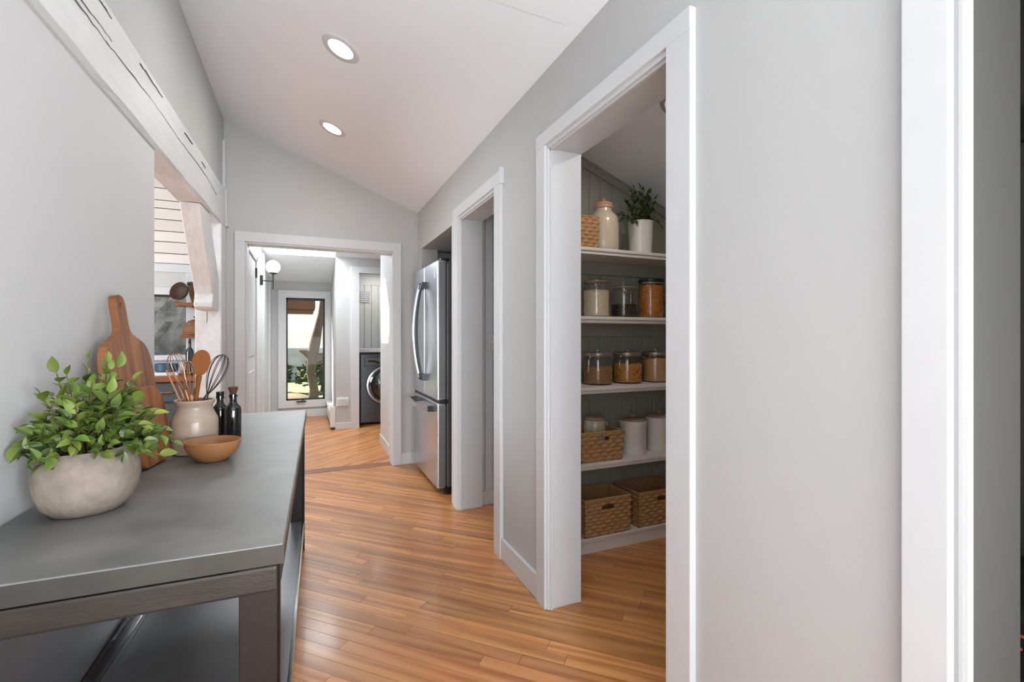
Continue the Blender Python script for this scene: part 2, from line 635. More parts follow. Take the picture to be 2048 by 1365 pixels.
wb = MB().box(-.75, -.52, -2.2, -2.1, 0, ZT).box(.88, 1.2, -2.2, -2.1, 0, ZT).box(-.52, .88, -2.2, -2.1, 2.1, ZT)
struct(wb.build('wall_back', 'wall'), 'grey wall behind the viewer with an added opening for fill light', 'wall')


def zc(x):
    return 2.98 - .375 * (x + .594)


c0, c1 = -.8, 1.12
struct(MB().hexa([(c0, -2.7, zc(c0)), (c1, -2.7, zc(c1)), (c1, 4.66, zc(c1)), (c0, 4.66, zc(c0)),
                  (c0, -2.7, zc(c0) + .12), (c1, -2.7, zc(c1) + .12), (c1, 4.66, zc(c1) + .12), (c0, 4.66, zc(c0) + .12)]).build('ceiling', 'ceiling'),
       'smooth white sloped ceiling with two recessed lights', 'ceiling')
p0, p1 = .30, .915
struct(MB().hexa([(p0, .5, zc(p0) - .0025), (p1, .5, zc(p1) - .0025), (p1, 1.60, zc(p1) - .0025), (p0, 1.88, zc(p0) - .0025),
                  (p0, .5, zc(p0) + .01), (p1, .5, zc(p1) + .01), (p1, 1.60, zc(p1) + .01), (p0, 1.88, zc(p0) + .01)]).build('ceiling_patch', 'ceiling'),
       'slightly raised drywall patch on the white sloped ceiling', 'ceiling')

# baseboards
def baseboard(name, dims, label, axis='y'):
    struct(box(name, 'trim', dims, bevel=.004), label, 'baseboard')


baseboard('baseboard_right', (XR - .014, XR + .01, 1.935, 2.372, 0, .112), 'white baseboard between the pantry and closet doorways')
baseboard('baseboard_far', (.82, 1.1, YF - .014, YF + .01, 0, .105), 'short white baseboard on the end wall beside the fridge')
baseboard('baseboard_left', (-.634, XL + .014, 2.2, 2.575, 0, .1), 'white baseboard at the end of the left wall')


# door casings -------------------------------------------------------------
def right_casing(name, label, ya, yb, zt, near_w, far_w, head_h, xb=XRB, t=.02):
    r = sroot(name, label, 'door casing')
    zt2 = zt + head_h
    x0 = XR - t
    box('casing_board', 'trim', (x0, XR + .004, ya - near_w, ya + .006, 0, zt2 - head_h + .001), r, bevel=.003)
    box('casing_board', 'trim', (x0, XR + .004, yb - .006, yb + far_w, 0, zt2 - head_h + .001), r, bevel=.003)
    box('head_board', 'trim', (x0 - .001, XR + .004, ya - near_w, yb + far_w, zt, zt2), r, bevel=.003)
    box('jamb', 'trim', (x0 + .012, xb + .01, ya - .004, ya + .014, 0, zt), r, bevel=.002)
    box('jamb', 'trim', (x0 + .012, xb + .01, yb - .014, yb + .004, 0, zt), r, bevel=.002)
    box('jamb_head', 'trim', (x0 + .012, xb + .01, ya + .013, yb - .013, zt - .016, zt + .002), r, bevel=.002)
    box('stop_bead', 'trim_edge', (XR + .004, XR + .016, yb - .021, yb - .013, 0, zt - .016), r)
    box('stop_bead', 'trim_edge', (XR + .004, XR + .016, ya + .014, yb - .014, zt - .024, zt - .015), r)
    return r


right_casing('trim_1', 'white door casing around the pantry opening with jars and baskets', 1.08, 1.858, 2.045, .09, .077, .062)
t2 = right_casing('trim_2', 'white door casing around the narrow closet beside the fridge', 2.457, 3.165, 2.035, .085, .11, .07)
box('corner_block', 'trim', (XR - .024, XR + .004, 2.358, 2.376, 2.03, 2.118), t2, bevel=.002)

r = sroot('trim_3', 'white door casing beside the dark side room at the edge', 'door casing')
box('casing_board', 'trim', (XR - .022, XR + .004, .423, .49, 0, 2.12), r, bevel=.002)
box('casing_board', 'trim', (XR - .022, XR + .004, -.55, -.46, 0, 2.12), r, bevel=.002)
box('head_board', 'trim', (XR - .022, XR + .004, -.46, .423, 2.05, 2.12), r, bevel=.002)
box('groove_strip', 'grey_plate', (XR - .006, XR + .012, .417, .424, 0, 2.05), r)
box('edge_bead', 'trim', (XR + .006, XR + .02, .408, .424, 0, 2.05), r, bevel=.002)
box('jamb', 'dark_jamb', (XR + .012, 1.166, .412, .43, 0, 2.05), r)

r = sroot('trim_4', 'white casing around the wide opening to the mudroom', 'door casing')
box('casing_board', 'trim', (-.54, -.465, YF - .018, YF + .004, 0, 2.0), r, bevel=.003)
box('casing_board', 'trim', (.745, .82, YF - .018, YF + .004, 0, 2.0), r, bevel=.003)
box('head_board', 'trim', (-.54, .82, YF - .019, YF + .004, 1.999, 2.08), r, bevel=.003)
box('jamb', 'trim', (-.473, -.458, YF - .006, 4.66, 0, 2.0), r)
box('jamb', 'trim', (.738, .7505, YF - .006, 4.66, 0, 1.999), r)
box('jamb_head', 'trim', (-.46, .74, YF - .006, 4.66, 1.986, 2.002), r)
box('backband', 'trim_edge', (-.462, -.45, YF - .01, YF + .02, 0, 1.986), r, bevel=.002)

# ------------------------------------------------------------------ beam, post, brace
def bz(y):
    return 1.968 + .0265 * y


def tz(y):
    return 2.234 + .0367 * y


bm_root = thing('timber_beam', 'long white painted timber beam with weathered cracks above the left wall', 'beam')
mb = MB()
ny = 36
ring = []
rnd = random.Random(11)
for i in range(ny + 1):
    y = -2.6 + (4.47 + 2.6) * i / ny
    j = lambda s=.004: rnd.uniform(-s, s)
    prof = [(-.74, bz(y) + j()), (-.612, bz(y) + j(.003)), (-.600 + j(.002), bz(y) + .014 + j()), (-.600 + j(.002), (bz(y) + tz(y)) / 2 + j()), (-.603 + j(.002), tz(y) - .035),
            (-.607, tz(y) - .03), (-.606, tz(y)), (-.74, tz(y))]
    ring.append([(px, y, pz) for px, pz in prof])
np_ = len(ring[0])
for rr in ring:
    mb.v += rr
for i in range(ny):
    for k in range(np_):
        k2 = (k + 1) % np_
        mb.f.append((i * np_ + k, i * np_ + k2, (i + 1) * np_ + k2, (i + 1) * np_ + k))
mb.f.append(tuple(range(np_)))
mb.f.append(tuple(ny * np_ + k for k in reversed(range(np_))))
mb.build('beam_timber', 'beam', bm_root, smooth=False)
# weather cracks in the beam face


def crack(y0, y1, f0, f1, w, seed):
    rn = random.Random(seed)
    n = 14
    top, bot = [], []
    for i in range(n + 1):
        t = i / n
        y = y0 + (y1 - y0) * t
        f = f0 + (f1 - f0) * t
        z = bz(y) + (tz(y) - bz(y)) * f + rn.uniform(-.0025, .0025)
        ww = w * math.sin(PI * t) * rn.uniform(.5, 1.1) + .0004
        top.append((-.5985, y, z + ww))
        bot.append((-.5985, y, z - ww))
    MB().prism(bot + top[::-1], (-.012, 0, 0)).build('crack', 'crack', bm_root)


crack(1.45, 2.0, .50, .52, .0017, 1)
crack(1.95, 2.45, .52, .60, .0022, 2)
crack(2.4, 2.95, .60, .59, .0017, 3)
crack(2.9, 3.4, .59, .635, .0014, 4)
crack(3.35, 3.75, .635, .63, .0022, 5)
crack(3.7, 4.05, .63, .55, .0016, 13)
crack(1.6, 2.0, .57, .62, .0007, 6)
crack(1.80, 2.0, .885, .885, .0016, 7)
crack(2.3, 2.62, .88, .885, .0018, 8)
crack(3.05, 3.25, .87, .88, .002, 9)
crack(3.5, 3.62, .80, .79, .0015, 10)

post = thing('timber_post', 'white painted timber post carrying the beam beside the end wall', 'post', (-.688, 4.36, 0))
MB().box(-.088, .086, -.09, .09, 0, 2.09).build('post_timber', 'beam', post, bevel=.006)
for k, (xx, z0, z1) in enumerate(((-.01, 1.3, 1.47), (.02, 1.96, 2.05), (-.03, 1.5, 1.58))):
    MB().prism([(xx - .002, -.0905, z0), (xx + .003, -.0905, z0 + .02), (xx + .004, -.0905, z1), (xx, -.0905, z1 - .03)], (0, .008, 0)).build('crack', 'crack', post)
o = MB().box(-.64, -.606, 4.40, YF + .005, 0, 2.42).build('trim_5', 'trim', bevel=.003)
struct(o, 'white corner trim board between the timber post and end wall', 'trim')
struct(MB().box(-.612, -.585, 4.44, YF, 2.1, 2.125).box(-.612, -.592, 4.47, YF, 2.125, 2.40).build('trim_6', 'trim', bevel=.003), 'small stepped white trim cap where beam meets end wall', 'trim')

brace = thing('knee_brace', 'curved white knee brace between the beam and timber post', 'brace', (0, 0, 0))
# outline in the y-z plane: top seat under the beam, curved belly, rounded foot on the post
lo = [(3.58, 2.06), (3.60, 2.03), (3.66, 1.945), (3.74, 1.85), (3.83, 1.75), (3.92, 1.65), (3.99, 1.57), (4.03, 1.51), (4.02, 1.475), (4.00, 1.45), (4.005, 1.42), (4.03, 1.405), (4.10, 1.40), (4.275, 1.40)]
up_ = [(4.275, 1.66), (4.20, 1.74), (4.10, 1.84), (4.0, 1.945), (3.93, 2.02), (3.90, 2.07)]
MB().prism([(-.735, y, z) for y, z in lo + up_], (.115, 0, 0)).build('brace_timber', 'beam', brace, bevel=.007)

# ------------------------------------------------------------------ recessed ceiling lights
nrm = Vector((.375, 0, 1)).normalized()
rotc = Vector((0, 0, 1)).rotation_difference(nrm)


def downlight(x, y, label, z=None):
    t = thing('recessed_light', label, 'ceiling light', (x, y, (z if z else zc(x))), group='recessed hall lights')
    t.rotation_mode = 'QUATERNION'
    t.rotation_quaternion = rotc
    MB().lathe([(.062, -.002), (.066, -.006), (.090, -.0065), (.096, -.003), (.096, .004)], 48).build('trim_ring', 'trim', t, smooth=True)
    MB().lathe([(.0001, -.0035), (.03, -.0035), (.0635, -.0035)], 48).build('lens', 'lamp_glow', t, smooth=True)
    L = lamp('downlight_beam', 'AREA', 2.5, (1, .97, .93), (0, 0, -.012), (0, 0, -1), shape='DISK', size=.12)
    L.parent = t
    return t


downlight(.166, 2.60, 'larger looking round recessed light, farther from the end wall')
downlight(.173, 3.61, 'smaller looking round recessed light, closer to the end wall')

# ------------------------------------------------------------------ pantry shell
def zp(x):
    return 2.314 - .382 * (x - 1.54)


PB = 2.50
pw = MB().box(XRB - .02, 2.6, PB + .012, PB + .06, 0, 2.6)
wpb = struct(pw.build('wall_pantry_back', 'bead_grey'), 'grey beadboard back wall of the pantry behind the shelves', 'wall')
bw = .083
x = 1.28
while x < 2.46:
    h = zp(x + bw) - .07
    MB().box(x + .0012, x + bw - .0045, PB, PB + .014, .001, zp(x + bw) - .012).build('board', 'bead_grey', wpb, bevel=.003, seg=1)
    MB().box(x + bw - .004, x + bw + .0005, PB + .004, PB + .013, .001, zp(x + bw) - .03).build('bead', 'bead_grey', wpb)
    x += bw
# crown strip following the slope, and the strip below the top shelf
MB().hexa([(1.2, PB - .012, zp(1.2) - .06), (2.46, PB - .012, zp(2.46) - .06), (2.46, PB + .002, zp(2.46) - .06), (1.2, PB + .002, zp(1.2) - .06),
           (1.2, PB - .012, zp(1.2) + .01), (2.46, PB - .012, zp(2.46) + .01), (2.46, PB + .002, zp(2.46) + .01), (1.2, PB + .002, zp(1.2) + .01)]).build('crown_strip', 'bead_grey', wpb)
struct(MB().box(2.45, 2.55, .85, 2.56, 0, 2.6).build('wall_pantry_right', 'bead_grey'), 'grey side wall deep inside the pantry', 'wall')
struct(MB().box(XRB - .02, 2.55, .80, .88, 0, 2.6).build('wall_pantry_near', 'wall'), 'grey near wall inside the pantry opposite the shelves', 'wall')
a, b = XRB - .02, 2.56
struct(MB().hexa([(a, .8, zp(a)), (b, .8, zp(b)), (b, 2.56, zp(b)), (a, 2.56, zp(a)), (a, .8, zp(a) + .08), (b, .8, zp(b) + .08), (b, 2.56, zp(b) + .08), (a, 2.56, zp(a) + .08)]).build('ceiling_pantry', 'ceiling'),
       'sloped pale ceiling inside the pantry', 'ceiling')
t = thing('pantry_ceiling_light', 'round ceiling fixture glimpsed at the top of the pantry', 'ceiling light', (1.60, 1.70, zp(1.60)))
t.rotation_mode = 'QUATERNION'
t.rotation_quaternion = rotc
MB().lathe([(.1, .002), (.1, -.012), (.09, -.02), (.075, -.02), (.07, -.012)], 40).build('trim_ring', 'grey_plate', t, smooth=True)
MB().lathe([(.07, -.012), (.05, -.018), (.0001, -.02)], 40).build('lens', 'pantry_added_glow', t, smooth=True)
L = lamp('pantry_added_beam', 'AREA', 2.6, (1, .93, .85), (0, 0, -.03), (0, 0, -1), shape='DISK', size=.12)  # light added to the grey fixture to brighten the shelves
L.parent = t

SF = 2.23   # shelf front edge
shelf_labels = {1.70: 'top pantry shelf holding the tall lidded jar and green plant',
                1.317: 'second pantry shelf from the top holding glass jars of rice and pasta',
                .921: 'middle pantry shelf holding three metal lidded glass jars',
                .498: 'pantry shelf holding the two white canisters and an open basket',
                .085: 'lowest pantry shelf above the floor holding two big wicker baskets'}
for z, lb in shelf_labels.items():
    s = thing('pantry_shelf', lb, 'shelf', (1.8, PB, z), group='white pantry shelves')
    th = .037 if z > .2 else .03
    MB().box(-.666, .65, -.27, 0, -th * .5, 0).build('shelf_board', 'shelf', s, bevel=.004)
    MB().box(-.666, .65, -.262, 0, -th, -th * .5).build('shelf_lip', 'shelf', s, bevel=.003)
    if z < .2:
        MB().box(-.666, .65, -.262, -.24, -.085, -.03).build('toe_board', 'shelf', s)
    else:
        MB().box(-.60, .65, -.022, 0, -th - .075, -th).build('cleat', 'bead_grey', s, bevel=.002)


# ------------------------------------------------------------------ baskets
def basket(name, label, cx, y0, z0, wx, dy, h, taper=.02, hole=True, cat='basket', group=None, cols=13, rows=12):
    t = thing(name, label, cat, (cx, y0 + dy / 2, z0), group=group)
    hx, hy = wx / 2, dy / 2

    def side(a, b, nrm_, ncol, hole_):
        a, b, nrm_ = Vector(a), Vector(b), Vector(nrm_)
        m = MB()
        nu, nv = ncol * 4, rows * 4
        idx = {}
        hw, hz0, hz1 = .085 / 2, h * .70, h * .86
        L = (b - a).length
        for i in range(nu + 1):
            for j in range(nv + 1):
                u, v_ = i / nu, j / nv
                p = a.lerp(b, u)
                k = 1 + taper * (v_ - 1) * 2
                cc = u * ncol
                rr = v_ * rows
                row = int(min(rr, rows - 1e-6))
                strand = abs(math.sin(PI * rr))
                ph = math.cos(PI * (cc + row))
                dsp = .0085 * strand * (.5 + .5 * ph) + .0015 * math.sin(cc * 7.1 + row * 2.3)
                q = Vector((p.x * k, p.y * k, v_ * h)) + nrm_ * dsp
                idx[i, j] = len(m.v)
                m.v.append(tuple(q))
        for i in range(nu):
            for j in range(nv):
                uc, zc_ = ((i + .5) / nu - .5) * L, (j + .5) / nv * h
                if hole_ and abs(uc) < hw and hz0 < zc_ < hz1:
                    continue
                m.f.append((idx[i, j], idx[i + 1, j], idx[i + 1, j + 1], idx[i, j + 1]))
        return m

    ncx, ncy = cols, max(4, int(cols * dy / wx))
    for a, b, nn, nc, hl in (((-hx, -hy, 0), (hx, -hy, 0), (0, -1, 0), ncx, hole), ((hx, -hy, 0), (hx, hy, 0), (1, 0, 0), ncy, False),
                             ((hx, hy, 0), (-hx, hy, 0), (0, 1, 0), ncx, False), ((-hx, hy, 0), (-hx, -hy, 0), (-1, 0, 0), ncy, False)):
        side(a, b, nn, nc, hl).build('woven_side', 'wicker', t, smooth=True)
    # inner liner walls, base, rim
    k0 = 1 - 2 * taper
    e = .006
    lin_ = MB()
    for (ax, ay, bx, by, hl) in ((-hx + e, -hy + e, hx - e, -hy + e, hole), (hx - e, -hy + e, hx - e, hy - e, False), (hx - e, hy - e, -hx + e, hy - e, False), (-hx + e, hy - e, -hx + e, -hy + e, False)):
        if hl:
            hw = .047
            for (u0, u1, z_0, z_1) in ((ax, -hw, 0, 1), (hw, bx, 0, 1), (-hw, hw, 0, .68), (-hw, hw, .88, 1)):
                q = lambda uu, zz: (uu * (k0 + 2 * taper * zz), ay * (k0 + 2 * taper * zz), zz * h)
                lin_.poly([q(u1, z_0), q(u0, z_0), q(u0, z_1), q(u1, z_1)])
        else:
            lin_.poly([(bx * k0, by * k0, 0.003), (ax * k0, ay * k0, 0.003), (ax, ay, h), (bx, by, h)])
    lin_.build('lining', 'wicker', t)
    box('base', 'wicker_dark', (-hx * k0, hx * k0, -hy * k0, hy * k0, 0, .006), t)
    rim = []
    for c in ((-hx, -hy), (hx, -hy), (hx, hy), (-hx, hy)):
        rim.append((c[0], c[1], h))
    full = []
    for i in range(4):
        p, q = Vector(rim[i]), Vector(rim[(i + 1) % 4])
        for k in range(8):
            full.append(tuple(p.lerp(q, k / 8)))
    MB().tube(full, .006, 6, closed=True).build('rim', 'wicker', t, smooth=True)
    if hole:
        hp = [(-.045, -hy * .99, h * .69), (.045, -hy * .99, h * .69), (.045, -hy * .995, h * .87), (-.045, -hy * .995, h * .87)]
        MB().tube(hp, .0035, 6, closed=True).build('grip_edge', 'wicker', t, smooth=True)
    return t


def filling(name, label, cat, cx, cy, z0, r, h, m, kind_, n, seed):
    """loose food in a jar: a core plus many small real pieces"""
    rn = random.Random(seed)
    mb = MB()
    cr_ = .84 if kind_ == 'pasta' else .93
    mb.lathe([(.0001, 0), (r * cr_, 0), (r * cr_, h * .91), (r * .5, h * .95), (.0001, h * .95)], 24)
    for i in range(n):
        topz = rn.random() < .3
        a = rn.uniform(0, 2 * PI)
        if topz:
            rr, zz = r * math.sqrt(rn.random()) * .9, h * rn.uniform(.93, 1.0)
        else:
            rr, zz = r * rn.uniform(.90, .965), h * rn.uniform(.02, .98)
        c = Vector((rr * math.cos(a), rr * math.sin(a), zz))
        if kind_ == 'pasta':
            d = Vector((-math.sin(a), math.cos(a), rn.uniform(-1.2, 1.2))).normalized()
            L = rn.uniform(.012, .02)
            nb = Vector((math.cos(a), math.sin(a), 0))
            side_ = d.cross(nb).normalized()
            path = []
            for k in range(5):
                s_ = (k / 4 - .5) * 2
                path.append(c + d * L * s_ + side_ * .006 * (1 - s_ * s_) - nb * .004 * s_ * s_)
            path = [Vector((p.x * min(1, r * .985 / max(1e-6, math.hypot(p.x, p.y))), p.y * min(1, r * .985 / max(1e-6, math.hypot(p.x, p.y))), min(max(p.z, .003), h * 1.02))) for p in path]
            mb.tube(path, .0026, 5)
        else:
            s1 = {'rice': (.0042, .0014), 'bean': (.0065, .0048), 'grain': (.002, .0018)}[kind_]
            d = Vector((rn.uniform(-1, 1), rn.uniform(-1, 1), rn.uniform(-1, 1))).normalized()
            x_ = d.orthogonal().normalized()
            y_ = d.cross(x_)
            b0 = len(mb.v)
            mb.v += [tuple(c + d * s1[0]), tuple(c - d * s1[0])] + [tuple(c + (x_ * math.cos(k * PI / 2.5) + y_ * math.sin(k * PI / 2.5)) * s1[1]) for k in range(5)]
            for k in range(5):
                mb.f.append((b0, b0 + 2 + k, b0 + 2 + (k + 1) % 5))
                mb.f.append((b0 + 1, b0 + 2 + (k + 1) % 5, b0 + 2 + k))
    o = mb.build(name, m, smooth=True, loc=(cx, cy, z0 + .006))
    return tag(o, label, cat, kind='stuff')


def glass_jar(label, cx, cy, z0, r, h, lid, squat=False, group=None):
    t = thing('glass_jar', label, 'jar', (cx, cy, z0), group=group)
    nr = r * (.88 if not squat else .84)
    ph = h * .80
    prof = [(.0001, 0), (r * .93, 0), (r * .985, .006), (r, .018), (r, ph * .84), (r * .97, ph * .91), (nr, ph * .97), (nr, ph + .004), (nr - .003, ph + .004), (nr - .003, ph * .965), (r * .94, ph * .9), (r - .004, ph * .82), (r - .004, .02), (r * .9, .007), (.0001, .005)]
    MB().lathe(prof, 44).build('glass_body', 'jar_glass', t, smooth=True)
    lr = nr + .004
    if lid == 'glass':
        MB().lathe([(nr - .004, ph + .002), (lr + .004, ph + .004), (lr + .005, ph + .012), (lr * .9, ph + .02), (lr * .35, ph + .03), (.0001, ph + .032)], 44).build('lid', 'jar_glass', t, smooth=True)
        MB().lathe([(lr + .001, ph + .001), (lr + .006, ph + .006), (lr + .001, ph + .011)], 44).build('seal_ring', 'lid_silver', t, smooth=True)
        MB().lathe([(.006, ph + .028), (.007, ph + .036), (.012, ph + .042), (.012, ph + .050), (.006, ph + .055), (.0001, ph + .056)], 24).build('knob', 'jar_glass', t, smooth=True)
    else:
        m = 'lid_silver' if lid == 'silver' else ('tan_lid' if lid == 'copper' else 'lid_black')
        lt = .020
        MB().lathe([(.0001, ph + .003), (lr + .004, ph + .003), (lr + .006, ph + .006), (lr + .006, ph + lt), (lr + .002, ph + lt + .004), (lr * .8, ph + lt + .005), (.0001, ph + lt + .006)], 44).build('lid', m, t, smooth=True)
        if lid == 'silver':
            MB().lathe([(.005, ph + lt + .004), (.005, ph + lt + .010), (.010, ph + lt + .014), (.010, ph + lt + .020), (.005, ph + lt + .025), (.0001, ph + lt + .026)], 20).build('knob', m, t, smooth=True)
        elif lid == 'black':
            MB().lathe([(nr + .002, ph - .006), (nr + .006, ph - .003), (nr + .006, ph + .001), (nr + .002, ph + .003)], 44).build('seal_ring', 'lid_silver', t, smooth=True)
    return t


# shelf 2: rice, beans, orange pasta, one more at the edge
Z2 = 1.317
glass_jar('glass jar of white rice with a knobbed glass lid', 1.552, 2.335, Z2, .079, .245, 'glass', group='glass jars on the second shelf')
filling('rice', 'pale white rice filling the glass lidded jar', 'rice', 1.552, 2.335, Z2, .075, .150, 'rice', 'rice', 1800, 21)
glass_jar('shorter glass jar of dark beans between rice and orange pasta', 1.748, 2.335, Z2, .079, .212, 'glass', squat=True, group='glass jars on the second shelf')
filling('beans', 'dark brown beans at the bottom of the short glass jar', 'beans', 1.748, 2.335, Z2, .075, .072, 'bean', 'bean', 520, 22)
glass_jar('glass jar packed with orange pasta under a black lid', 1.950, 2.335, Z2, .077, .268, 'black', group='glass jars on the second shelf')
filling('pasta', 'orange curled pasta packed in the black lidded jar', 'pasta', 1.950, 2.335, Z2, .073, .196, 'pasta_orange', 'pasta', 520, 23)
glass_jar('glass jar with a reddish lid partly hidden by the pantry casing', 2.150, 2.335, Z2, .075, .17, 'copper', group='glass jars on the second shelf')
filling('ground_spice', 'tan grains in the jar half hidden by the pantry casing', 'grain', 2.150, 2.335, Z2, .071, .09, 'grain', 'grain', 500, 24)
# shelf 3
Z3 = .921
for xx, lb, fl, fm, fk, fh, nn, nm in ((1.596, 'leftmost silver lidded jar, half full of brown pasta', 'brown curled pasta half filling the leftmost silver lidded jar', 'pasta_tan', 'pasta', .098, 380, 'pasta'),
                                       (1.812, 'middle silver lidded jar, half full of golden pasta', 'golden pasta half filling the middle silver lidded jar', 'pasta_gold', 'pasta', .110, 400, 'pasta'),
                                       (2.030, 'silver lidded jar full of fine tan grain', 'fine tan grain filling the silver lidded jar', 'grain', 'grain', .155, 1500, 'grain')):
    glass_jar(lb, xx, 2.385, Z3, .090, .205, 'silver', squat=True, group='silver lidded jars on the middle shelf')
    filling(nm, fl, nm, xx, 2.385, Z3, .086, fh, fm, fk, nn, int(xx * 1000))

# shelf 4: basket, little jar behind, two canisters
Z4 = .498
basket('wicker_basket', 'low open wicker basket beside the white canisters', 1.535, 2.245, Z4, .285, .20, .165, taper=.03, group='pantry baskets', cols=9, rows=7)


def canister(label, cx, cy, z0, r, h, m='canister', lidm='canister_lid'):
    t = thing('canister', label, 'canister', (cx, cy, z0), group='pantry canisters')
    MB().lathe([(.0001, 0), (r * .95, 0), (r, .008), (r, h * .90), (r * 1.02, h * .92), (r * 1.02, h * .94), (r * .98, h * .95), (r * .9, h * .95)], 44).build('body', m, t, smooth=True)
    MB().lathe([(r * .9, h * .94), (r * 1.0, h * .955), (r * 1.0, h * .97), (r * .92, h * 1.0), (r * .4, h * 1.03), (.0001, h * 1.035)], 44).build('lid', lidm, t, smooth=True)
    MB().lathe([(.008, h * 1.02), (.008, h * 1.05), (.014, h * 1.075), (.014, h * 1.11), (.008, h * 1.135), (.0001, h * 1.14)], 24).build('knob', lidm, t, smooth=True)
    return t


canister('white ceramic canister with plain front and brown lid', 1.835, 2.365, Z4, .082, .205)
c2 = canister('white ceramic canister with a round brown label', 2.035, 2.365, Z4, .082, .215)
# round label on the front of the second canister
m = MB()
lr = .0195
ca = math.radians(-72)
disc = []
for k in range(28):
    a = 2 * PI * k / 28
    disc.append((lr * math.cos(a), .118 + lr * math.sin(a)))
def on_can(u, z, d=.0835):
    aa = ca + u / .082
    return (d * math.cos(aa), d * math.sin(aa), z)
for k in range(28):
    k2 = (k + 1) % 28
    m.poly([on_can(0, .118), on_can(*disc[k]), on_can(*disc[k2])])
    m.poly([on_can(*disc[k]), on_can(*disc[k], .0815), on_can(*disc[k2], .0815), on_can(*disc[k2])])
lab = m.build('label', 'label_brown', c2)
lab['label'] = 'round brown label'
m = MB()
for rr_ in (.0165,):
    m.tube([on_can(rr_ * math.cos(2 * PI * k / 28), .118 + rr_ * math.sin(2 * PI * k / 28), .0838) for k in range(28)], .0008, 5, closed=True)
for dz, hw in ((.004, .009), (-.001, .011), (-.006, .008)):
    m.tube([on_can(-hw, .118 + dz, .0838), on_can(0, .118 + dz, .0838), on_can(hw, .118 + dz, .0838)], .0011, 5)
m.build('label_print', 'label_line', lab)
t = thing('sugar_jar', 'small white lidded jar with handle peeking from the open basket', 'jar', (1.585, 2.40, Z4 + .007), group='pantry canisters')
MB().lathe([(.0001, 0), (.055, 0), (.064, .02), (.066, .17), (.060, .20), (.055, .205)], 32).build('body', 'cream_glaze', t, smooth=True)
MB().lathe([(.058, .203), (.062, .208), (.056, .222), (.02, .234), (.0001, .236)], 32).build('lid', 'canister_lid', t, smooth=True)
MB().lathe([(.006, .233), (.010, .242), (.006, .252), (.0001, .253)], 20).build('knob', 'canister_lid', t, smooth=True)
MB().tube([(.062, 0, .19), (.085, 0, .18), (.092, 0, .15), (.085, 0, .12), (.062, 0, .11)], .005, 8).build('handle', 'cream_glaze', t, smooth=True)

# shelf 5
basket('wicker_basket', 'deep wicker basket on the lowest shelf with a wide open grip', 1.565, 2.235, .085, .31, .225, .205, taper=.01, group='pantry baskets', cols=10, rows=10)
basket('wicker_basket', 'deep wicker basket on the lowest shelf partly behind the casing', 1.955, 2.24, .085, .35, .24, .20, taper=.01, group='pantry baskets', cols=11, rows=10)
# shelf 1
Z1 = 1.70
basket('wicker_basket', 'small wicker basket on the top shelf beside the tall jar', 1.405, 2.25, Z1, .21, .18, .175, taper=.02, hole=False, group='pantry baskets', cols=8, rows=8)
t = thing('lidded_jar', 'tall cream ceramic jar with a tan lid on the top shelf', 'jar', (1.602, 2.335, Z1))
MB().lathe([(.0001, 0), (.078, 0), (.086, .010), (.088, .04), (.088, .165), (.082, .20), (.062, .225), (.050, .235), (.048, .25), (.052, .254), (.048, .256)], 44).build('body', 'cream_glaze', t, smooth=True)
MB().lathe([(.050, .252), (.056, .256), (.056, .264), (.052, .270), (.055, .276), (.052, .284), (.03, .292), (.0001, .294)], 40).build('lid', 'tan_lid', t, smooth=True)
MB().lathe([(.010, .29), (.010, .300), (.015, .306), (.010, .313), (.0001, .314)], 24).build('knob', 'tan_lid', t, smooth=True)


# ------------------------------------------------------------------ plants
def leaf_mesh(name, L, W, m, fold=.25):
    mb_ = MB()
    n = 6
    rows = []
    for i in range(n + 1):
        s_ = i / n
        wd = W * (math.sin(PI * min(1, s_ ** .8)) ** .85) if 0 < i < n else 0.0004
        x_ = L * s_
        zc_ = -L * .22 * s_ * s_
        rows.append([(x_, -wd / 2, zc_ + wd * fold), (x_, 0, zc_), (x_, wd / 2, zc_ + wd * fold)])
    for r_ in rows:
        mb_.v += r_
    for i in range(n):
        b_ = i * 3
        mb_.f += [(b_, b_ + 3, b_ + 4, b_ + 1), (b_ + 1, b_ + 4, b_ + 5, b_ + 2)]
    me = bpy.data.meshes.new(name)
    me.from_pydata(mb_.v, [], mb_.f)
    me.materials.append(MATS[m])
    me.polygons.foreach_set('use_smooth', [True] * len(me.polygons))
    return me


